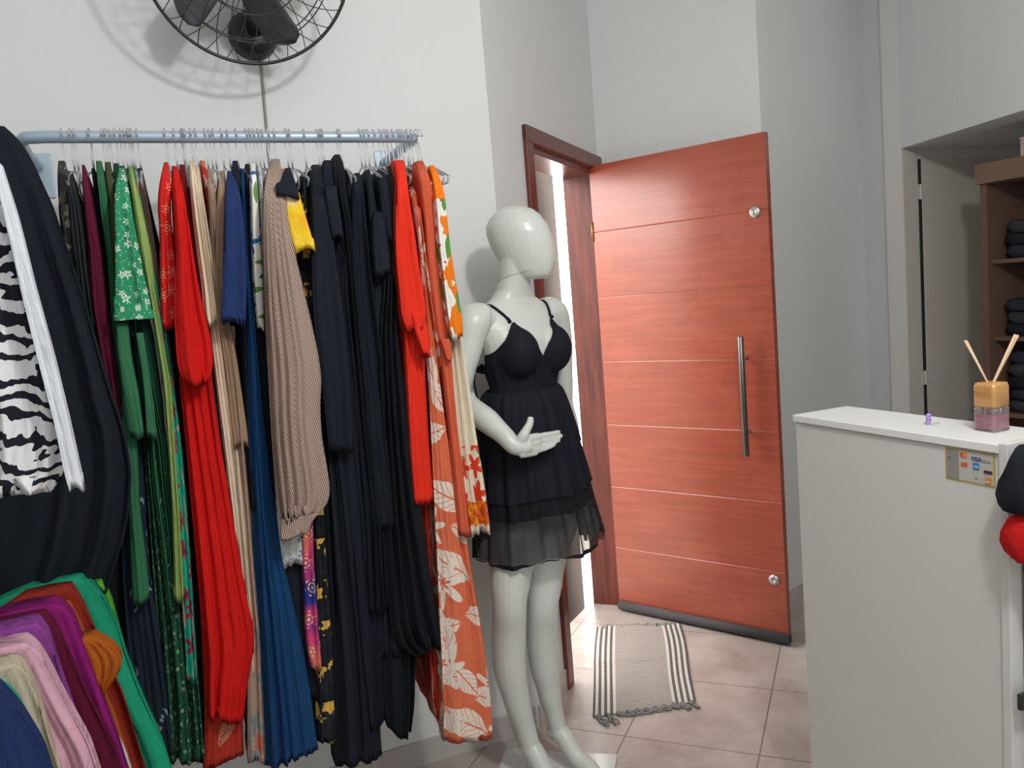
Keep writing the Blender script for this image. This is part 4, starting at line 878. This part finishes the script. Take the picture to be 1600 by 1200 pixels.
# --- red group
gar('blouse', 'blouse', 'red paisley print blouse at the left of the red group', 'red paisley print', [(252, 256, 262), (272, 251, 266), (300, 246, 269), (325, 246, 266), (360, 249, 270), (420, 249, 276), (480, 250, 280), (512, 251, 282)], .2, folds=2, hu=258)
gar('dress', 'dress', 'bright red long dress with puffed sleeve and trailing skirt', 'red', [(258, 268, 276), (290, 267, 284), (400, 272, 300), (500, 275, 318), (600, 281, 334), (700, 291, 347), (800, 300, 364), (900, 309, 381), (1000, 317, 402), (1035, 320, 401), (1080, 321, 390), (1133, 326, 383)], .2, folds=5, amp=.014, hem=.02, hu=272,
    sleeves=[('red', [(262, 270, 278), (300, 271, 288), (350, 273, 296), (400, 276, 303), (450, 272, 312), (490, 272, 320), (530, 274, 331), (570, 277, 335), (592, 282, 333), (602, 292, 326)], dict(vf=.245, vb=-.11, folds=2, amp=.008, v0=.5, top=.09))])
gar('dress', 'dress', 'dark red leaf print dress seen below the bright red skirt', 'dark red leaf print', [(262, 282, 288), (330, 286, 296), (500, 296, 316), (800, 306, 350), (1100, 318, 380), (1197, 316, 384)], .16, folds=5, hu=284)
gar('blouse', 'blouse', 'dark red narrow top left of the cream blouse', 'darkred', [(256, 280, 288), (290, 282, 294), (350, 290, 302), (440, 300, 314)], .17, folds=2, hu=284)
gar('blouse', 'blouse', 'cream blouse with soft sleeve beside the red dress', 'cream', [(250, 296, 304), (280, 296, 309), (340, 301, 318), (400, 308, 328), (450, 315, 336), (500, 318, 342), (508, 322, 340)], .205, folds=3, hu=298)
gar('dress', 'dress', 'long cream dress with pale blue motif hanging next to the red skirt', 'cream', [(258, 306, 312), (300, 308, 318), (420, 324, 338), (520, 328, 346), (600, 338, 356), (700, 350, 374), (800, 362, 388), (950, 378, 398), (1060, 384, 402)], .175, folds=4, hu=305)
gar('blouse', 'blouse', 'white and maroon lace top among the beige clothes', 'dark red leaf print', [(250, 312, 320), (280, 316, 328), (305, 322, 332), (420, 326, 338)], .15, folds=2, hu=320)
gar('dress', 'dress', 'beige muted print long dress left of the blue skirt', 'beige muted print', [(262, 324, 332), (300, 326, 338), (420, 332, 346), (520, 344, 364), (620, 355, 378), (720, 364, 390), (820, 372, 402), (1000, 388, 418), (1197, 388, 424)], .185, folds=4, amp=.012, hu=333)
gar('blouse', 'blouse', 'tan jacket collar left of the navy sleeve', 'tan', [(266, 342, 352), (290, 340, 355), (350, 337, 352), (450, 335, 350), (560, 350, 372), (700, 366, 392)], .19, folds=3, hu=345)
gar('dress', 'dress', 'navy short sleeved dress before the blue skirt', 'navyblack', [(250, 364, 372), (290, 362, 380), (400, 368, 390), (520, 378, 398), (700, 384, 404), (800, 392, 410)], .18, folds=3, hu=368,
    sleeves=[('navy', [(267, 355, 362), (285, 353, 372), (320, 352, 379), (400, 350, 386), (460, 348, 387), (506, 347, 384)], dict(vf=.245, vb=-.11, folds=2, amp=.005, v0=.5, top=.09))])
gar('dress', 'dress', 'long blue dress widening down to the floor', 'blue', [(262, 376, 382), (400, 383, 392), (520, 387, 402), (640, 390, 413), (760, 395, 427), (880, 399, 446), (1000, 404, 474), (1100, 409, 490), (1197, 414, 503)], .205, folds=4, amp=.016, hu=355)
gar('dress', 'dress', 'ink blue dress right of the long blue dress', 'inky', [(255, 384, 390), (320, 384, 394), (500, 392, 416), (640, 402, 428), (860, 430, 470), (960, 440, 484), (1100, 470, 500)], .17, folds=4, hu=390)
gar('blouse', 'blouse', 'white blouse with blue flower print beside the striped blouse', 'white blue flower print', [(254, 392, 399), (280, 392, 403), (350, 393, 408), (420, 395, 413), (480, 399, 415), (515, 404, 415)], .21, folds=1, amp=.004, hu=396)
gar('dress', 'dress', 'blue tile print dress peeking below the striped blouse', 'blue tile print', [(258, 404, 408), (500, 416, 440), (800, 434, 474), (888, 441, 478)], .2, folds=3, hu=402)
gar('blouse', 'blouse', 'brown and cream pinstriped blouse with long gathered sleeve', 'brown cream pinstripe', [(247, 425, 438), (262, 420, 442), (300, 415, 440), (400, 418, 450), (600, 424, 480), (800, 437, 486), (836, 438, 484)], .2, folds=3, hu=418,
    sleeves=[('brown cream pinstripe', [(262, 420, 440), (285, 414, 444), (350, 412, 453), (400, 413, 464), (500, 416, 488), (560, 419, 501), (600, 421, 506), (640, 423, 503), (690, 426, 506), (740, 430, 515), (775, 433, 520), (796, 436, 517), (806, 440, 508), (815, 442, 494)], dict(vf=.26, vb=-.12, folds=5, amp=.012, v0=.6, top=.09)),
             ('brown cream pinstripe', [(808, 437, 500), (822, 438, 488), (840, 439, 482)], dict(vf=.252, vb=-.13, shoulder=False, name='cuff', folds=6, amp=.004))])
gar('dress', 'dress', 'pink and indigo print dress between the striped and black clothes', 'pink indigo print', [(262, 442, 446), (500, 462, 480), (800, 472, 492), (880, 475, 493), (1000, 480, 502), (1048, 488, 506)], .205, folds=2, amp=.005, hu=428)
gar('blouse', 'blouse', 'black top with yellow flower print sleeve', 'black', [(262, 446, 455), (300, 440, 470), (420, 460, 490), (520, 478, 500), (700, 490, 515)], .18, folds=3, hu=446,
    sleeves=[('inky', [(262, 446, 454), (285, 438, 462), (308, 434, 469)], dict(vf=.262, vb=-.14, folds=1, amp=.003, v0=.7, top=.06, name='shoulder_panel')), ('yellow flower print', [(300, 447, 468), (330, 447, 476), (360, 452, 485), (392, 462, 494)], dict(vf=.25, vb=-.14, shoulder=False, folds=1, amp=.004, label='yellow flower print sleeve'))])
gar('dress', 'dress', 'black and gold border print dress showing at the bottom beside the blue dress', 'black gold border print', [(268, 474, 478), (420, 474, 486), (600, 486, 500), (900, 494, 514), (1000, 494, 522), (1165, 498, 528)], .19, folds=3, hu=452)
# --- black group
gar('dress', 'dress', 'thin black dress right of the yellow flower sleeve', 'black', [(268, 482, 489), (330, 484, 500), (500, 490, 516), (700, 500, 530), (900, 508, 545), (1197, 526, 562)], .18, folds=4, amp=.012, hu=474)
gar('dress', 'dress', 'navy black long dress, leftmost wide one of the black group', 'inky', [(256, 489, 500), (290, 487, 512), (350, 487, 520), (420, 488, 530), (500, 494, 540), (640, 510, 556), (800, 520, 572), (1000, 530, 590), (1197, 538, 603)], .2, folds=5, amp=.015, hu=495,
    sleeves=[('navyblack', [(300, 488, 512), (400, 488, 526), (500, 492, 540), (600, 505, 549), (707, 516, 553)], dict(vf=.232, vb=-.1, folds=2, amp=.006))])
gar('dress', 'dress', 'black crepe dress with short cuffed sleeve in the black group', 'navyblack', [(249, 508, 517), (280, 505, 524), (340, 508, 534), (420, 520, 546), (470, 526, 546), (600, 535, 562), (800, 548, 588), (1000, 560, 600), (1138, 576, 606)], .195, folds=5, amp=.014, hu=503,
    sleeves=[('inky', [(290, 508, 526), (340, 514, 534), (372, 521, 538)], dict(vf=.24, vb=-.14, folds=1, amp=.003))])
gar('dress', 'dress', 'black halter neck dress, tallest of the black group', 'black', [(240, 524, 533), (262, 523, 542), (300, 526, 544), (345, 535, 553), (460, 548, 562), (600, 556, 580), (800, 570, 606), (960, 578, 612)], .2, folds=4, amp=.012, hu=527)
gar('dress', 'dress', 'matt black dress right of the halter neck dress', 'inky', [(264, 540, 546), (300, 544, 556), (400, 552, 566), (600, 562, 590), (800, 580, 618), (1000, 592, 630), (1030, 594, 632)], .17, folds=4, hu=531)
gar('dress', 'dress', 'black round shouldered dress in the middle of the black group', 'navyblack', [(269, 556, 564), (290, 553, 570), (350, 552, 575), (450, 556, 586), (560, 566, 598), (700, 578, 616), (830, 590, 630)], .21, folds=4, amp=.012, hu=561)
gar('dress', 'dress', 'black wrap top with drooping sleeve opening', 'inky', [(264, 574, 580), (300, 575, 586), (360, 580, 596), (440, 584, 606), (540, 590, 616), (640, 596, 628)], .2, folds=3, amp=.010, hu=573,
    sleeves=[('inky', [(330, 584, 598), (380, 583, 608), (430, 588, 612)], dict(vf=.24, vb=-.12, folds=1, amp=.004))])
gar('trousers', 'trousers', 'black wide trousers whose ragged hems end above the floor', 'black', [(280, 588, 594), (500, 592, 612), (800, 598, 646), (1000, 600, 660), (1060, 602, 656), (1110, 604, 655), (1150, 610, 648)], .175, folds=4, amp=.012, hem=.03, hu=583)
gar('blouse', 'blouse', 'black blouse with square hem left of the scarlet dress', 'inky', [(261, 595, 602), (290, 594, 610), (340, 600, 618), (380, 606, 620)], .215, folds=2, hu=600)
gar('dress', 'dress', 'black flared long dress directly left of the scarlet dress', 'black', [(258, 608, 614), (320, 606, 622), (420, 600, 626), (520, 594, 628), (600, 594, 637), (700, 600, 648), (800, 604, 663), (900, 610, 678), (980, 616, 692), (1015, 626, 697), (1026, 650, 697)], .215, folds=4, amp=.016, hem=.012, hu=612)
# --- scarlet, coral and orange at the right end
gar('dress', 'dress', 'scarlet crinkled dress with long tied sleeve', 'scarlet', [(249, 617, 633), (275, 620, 636), (350, 622, 650), (440, 628, 664), (520, 634, 668), (600, 636, 670), (700, 641, 676), (788, 648, 683)], .205, folds=3, amp=.010, hu=620,
    sleeves=[('scarlet', [(252, 617, 632), (275, 622, 637), (320, 621, 643), (360, 620, 650), (410, 622, 656), (460, 628, 664), (495, 630, 672), (515, 640, 662)], dict(vf=.25, vb=-.11, folds=2, amp=.007, v0=.6, top=.09)), ('scarlet', [(488, 644, 662), (520, 650, 671), (556, 664, 674)], dict(vf=.248, vb=-.14, shoulder=False, name='tie', folds=1, amp=.002))])
gar('dress', 'dress', 'dark red long dress seen below the scarlet hem', 'dark red leaf print', [(270, 634, 640), (500, 646, 668), (800, 660, 700), (1000, 672, 706), (1100, 678, 712), (1122, 684, 712)], .15, folds=4, amp=.010, hu=628)
gar('dress', 'dress', 'coral small leaf print strap dress on clear hangers', 'coral small leaf print', [(272, 640, 652), (312, 645, 656), (380, 652, 662), (480, 664, 676), (600, 676, 692)], .185, folds=3, hu=634)
gar('dress', 'dress', 'long coral dress with large white leaf print', 'coral leaf print', [(300, 648, 656), (420, 662, 670), (480, 668, 678), (560, 674, 694), (620, 677, 703), (700, 680, 716), (800, 684, 727), (900, 688, 742), (1000, 693, 760), (1100, 697, 774), (1164, 700, 778)], .215, folds=3, amp=.015, hem=.016, hu=642)
gar('jumpsuit', 'jumpsuit', 'plain coral jumpsuit with deep strap opening', 'coral', [(250, 653, 664), (280, 656, 676), (330, 663, 688), (360, 666, 690), (420, 671, 694), (500, 681, 703), (560, 691, 710), (640, 701, 716), (740, 712, 728), (840, 720, 740)], .225, folds=2, amp=.007, hu=650,
    sleeves=[('coral', [(530, 690, 703), (534, 690, 704), (556, 697, 708), (562, 699, 708)], dict(vf=.24, vb=-.18, shoulder=False, name='belt', folds=1, amp=.001))])
gar('dress', 'dress', 'cream dress with orange border print at the right end of the rail', 'cream dress with orange border print', [(262, 668, 676), (300, 676, 690), (400, 688, 706), (520, 704, 726), (600, 710, 739), (680, 717, 750), (750, 726, 762), (800, 734, 769), (838, 741, 773)], .215, folds=3, amp=.012, hem=.012, hu=655,
    sleeves=[('orange tropical print', [(258, 672, 679), (285, 679, 693), (320, 684, 699), (380, 688, 705), (430, 694, 713), (480, 700, 722), (512, 704, 727), (530, 709, 726)], dict(vf=.255, vb=-.13, folds=2, amp=.005, v0=.6, top=.09, label='orange tropical print sleeve'))])
gar('dress', 'dress', 'added black dress darkening the gap between the teal print and bright red dresses', 'black', [(262, 214, 222), (400, 240, 254), (520, 258, 284), (800, 288, 322), (1195, 298, 334)], .13, folds=3, hu=214)  # black dress added behind its neighbours to darken the bright gap
GIDX[0] -= 1
for x, wh in ((116, 'just right of the charcoal strap top'), (166, 'between the mid green and olive garments'), (288, 'in the middle of the red group'), (327, 'among the beige clothes'), (384, 'just left of the white blue flower blouse'), (408, 'just left of the pinstriped blouse'), (500, 'at the left of the black group'), (567, 'in the middle of the black group'), (593, 'right of the black wrap top'), (605, 'right of the square hem black blouse'), (624, 'at the collar of the scarlet dress'), (637, 'just left of the coral leaf dress')):
    u = (at_plane(x, 213, RP, n1)-RP)@d1
    hanger(RAIL, u, RZ, 'clear empty hanger '+wh+' on the wall rail', half=.15)

# ------------------------------------------------------------------ double rack at the left edge of the picture
bw = W1P-d1*1.46; NR_ = n1
rk = root('clothes_rack', bw, 'two wall mounted bars holding the clothes at the left edge', 'clothes rack')
for z in (1.96, 1.17):
    MB().tube([bw+Zv*z+n1*.002, bw+n1*1.55+Zv*z], .0125, 14).build('bar', m_rail, rk, True); MB().lathe(bw+Zv*z+n1*.001, n1, [(.03, 0), (.03, .006), (.016, .012)], 20).build('wall_flange', m_rail, rk, True)
MB().tube([bw+n1*1.5+Zv*.0, bw+n1*1.5+Zv*1.975], .0125, 14).build('upright', m_rail, rk, True)
def fr_at(Yd):
    k = (bw[1]-Yd)/.9233; P = bw+n1*k; return (P, n1, d1), P
def rack(name, cat, label, mat, Yd, prof, th=.045, z=1.17, hz=True, sleeves=(), **kw):
    f, P = fr_at(Yd); kw = dict(dict(shoulder=False, taper=1., folds=9, amp=.009), **kw)
    o = gar(name, cat, label, mat, prof, th, th, sleeves, f, False, **kw)
    if hz: hanger(f, 0, z, ('tan wooden hanger under the ' if z < 1.5 else 'tan wooden hanger inside the ')+' '.join(label.split(' on ')[0].split(' in ')[0].split()[:10]), m_whg, .17, 'wooden hangers on the left rack', .003); 
    return o
rack('jacket', 'jacket', 'black long coat on the upper bar at the left edge', 'inky', 1.66, [(196, -60, 6), (204, -120, 16), (216, -170, 30), (240, -210, 44), (280, -230, 62), (320, -240, 80), (360, -245, 92), (420, -250, 112), (480, -252, 132), (550, -255, 152), (620, -255, 172), (700, -255, 198), (770, -252, 210), (830, -250, 206), (880, -248, 198), (905, -246, 188), (965, -246, 170)], .07, 1.96, amp=.016, folds=9)
rack('blouse', 'blouse', 'zebra striped white and black blouse on the upper bar, frontmost at the left edge', 'black white zebra stripe', 1.28, [(215, -190, -40), (240, -260, -14), (265, -300, -2), (340, -330, 20), (450, -350, 46), (560, -360, 76), (660, -370, 98), (765, -370, 108), (806, -370, 84)], .06, 1.96, amp=.012, folds=9,
    sleeves=[('white', [(255, -14, 0), (340, 6, 27), (450, 31, 54), (560, 58, 84), (660, 84, 108), (740, 100, 126), (766, 108, 131)], dict(vf=.082, vb=-.045, shoulder=False, name='placket', label='plain white border', folds=1, amp=.002, taper=1.))])
rack('shirt', 'shirt', 'white shirt behind the orange blouse on the lower bar', 'white', 1.48, [(1040, -60, 120), (1100, -60, 150), (1150, -60, 172), (1205, -60, 200), (1300, -60, 228)], .02, hz=False)
rack('shirt', 'shirt', 'emerald green shirt, large one at the far end of the lower bar', 'emerald', 1.60, [(914, 40, 128), (920, 0, 140), (935, -40, 152), (970, -60, 172), (1010, -70, 190), (1060, -80, 204), (1120, -80, 226), (1205, -80, 262), (1300, -80, 290)], .035)
rack('shirt', 'shirt', 'bright leaf green top behind the emerald shirt', 'leafgreen', 1.63, [(912, 120, 158), (930, 120, 172), (960, 120, 180), (1000, 120, 190), (1100, 120, 215)], .02, hz=False)
rack('scarf', 'scarf', 'small ecru cloth hanging past the leaf green top', 'ecru', 1.80, [(868, 172, 180), (890, 174, 190), (930, 180, 201), (955, 182, 203), (966, 185, 196)], .012, hz=False, folds=2, amp=.004)
rack('shirt', 'shirt', 'brick red shirt behind the orange blouse sleeve on the lower bar', 'brick', 1.55, [(926, 30, 112), (940, 0, 122), (970, -40, 136), (1010, -60, 152), (1060, -70, 172), (1120, -70, 198), (1205, -70, 222), (1300, -70, 250)], .03)
rack('blouse', 'blouse', 'orange blouse with gathered sleeve on the lower bar', 'orange', 1.51, [(958, 0, 108), (1000, -30, 130), (1050, -50, 145), (1100, -60, 162), (1150, -60, 182), (1205, -60, 200), (1300, -60, 228)], .03,
    sleeves=[('orange', [(1000, 112, 150), (1012, 110, 172), (1028, 112, 190), (1045, 116, 195), (1065, 124, 184), (1080, 136, 172), (1088, 146, 164)], dict(vf=.075, vb=-.02, shoulder=False, folds=4, amp=.012, taper=1.))])
rack('shirt', 'shirt', 'magenta shirt in the middle of the lower bar', 'magenta', 1.45, [(953, -10, 88), (962, -50, 104), (985, -90, 118), (1030, -110, 133), (1080, -110, 150), (1120, -110, 163), (1205, -110, 192), (1300, -110, 220)], .035)
rack('shirt', 'shirt', 'burgundy shirt between the magenta and purple shirts', 'burgundy', 1.41, [(972, -60, 70), (990, -90, 86), (1030, -100, 104), (1080, -110, 124), (1140, -110, 152), (1205, -110, 182), (1300, -110, 210)], .03, hz=False)
rack('shirt', 'shirt', 'purple shirt on the lower bar behind the pink one', 'purple', 1.36, [(986, -60, 58), (996, -100, 70), (1020, -120, 80), (1060, -130, 92), (1100, -130, 104), (1140, -130, 118), (1205, -130, 140), (1300, -130, 168)], .035)
rack('shirt', 'shirt', 'pale pink shirt on the lower bar', 'pink', 1.30, [(1016, -60, 40), (1024, -110, 54), (1045, -140, 66), (1080, -150, 84), (1120, -150, 102), (1205, -150, 146), (1300, -150, 174)], .035)
rack('shirt', 'shirt', 'ecru knitted shirt on the lower bar before the pink one', 'ecru', 1.24, [(1048, -70, 24), (1056, -120, 36), (1080, -150, 48), (1120, -160, 62), (1205, -160, 86), (1300, -160, 114)], .03)
rack('shirt', 'shirt', 'aqua top between the ecru and petrol blue shirts', 'aqua', 1.20, [(1078, -80, -6), (1086, -120, 8), (1110, -150, 28), (1150, -160, 48), (1205, -160, 70), (1300, -160, 98)], .02, hz=False)
rack('shirt', 'shirt', 'petrol blue shirt, frontmost on the lower bar', 'navy', 1.16, [(1080, -90, -16), (1092, -140, -4), (1120, -170, 20), (1155, -180, 44), (1205, -180, 72), (1300, -180, 100)], .03)
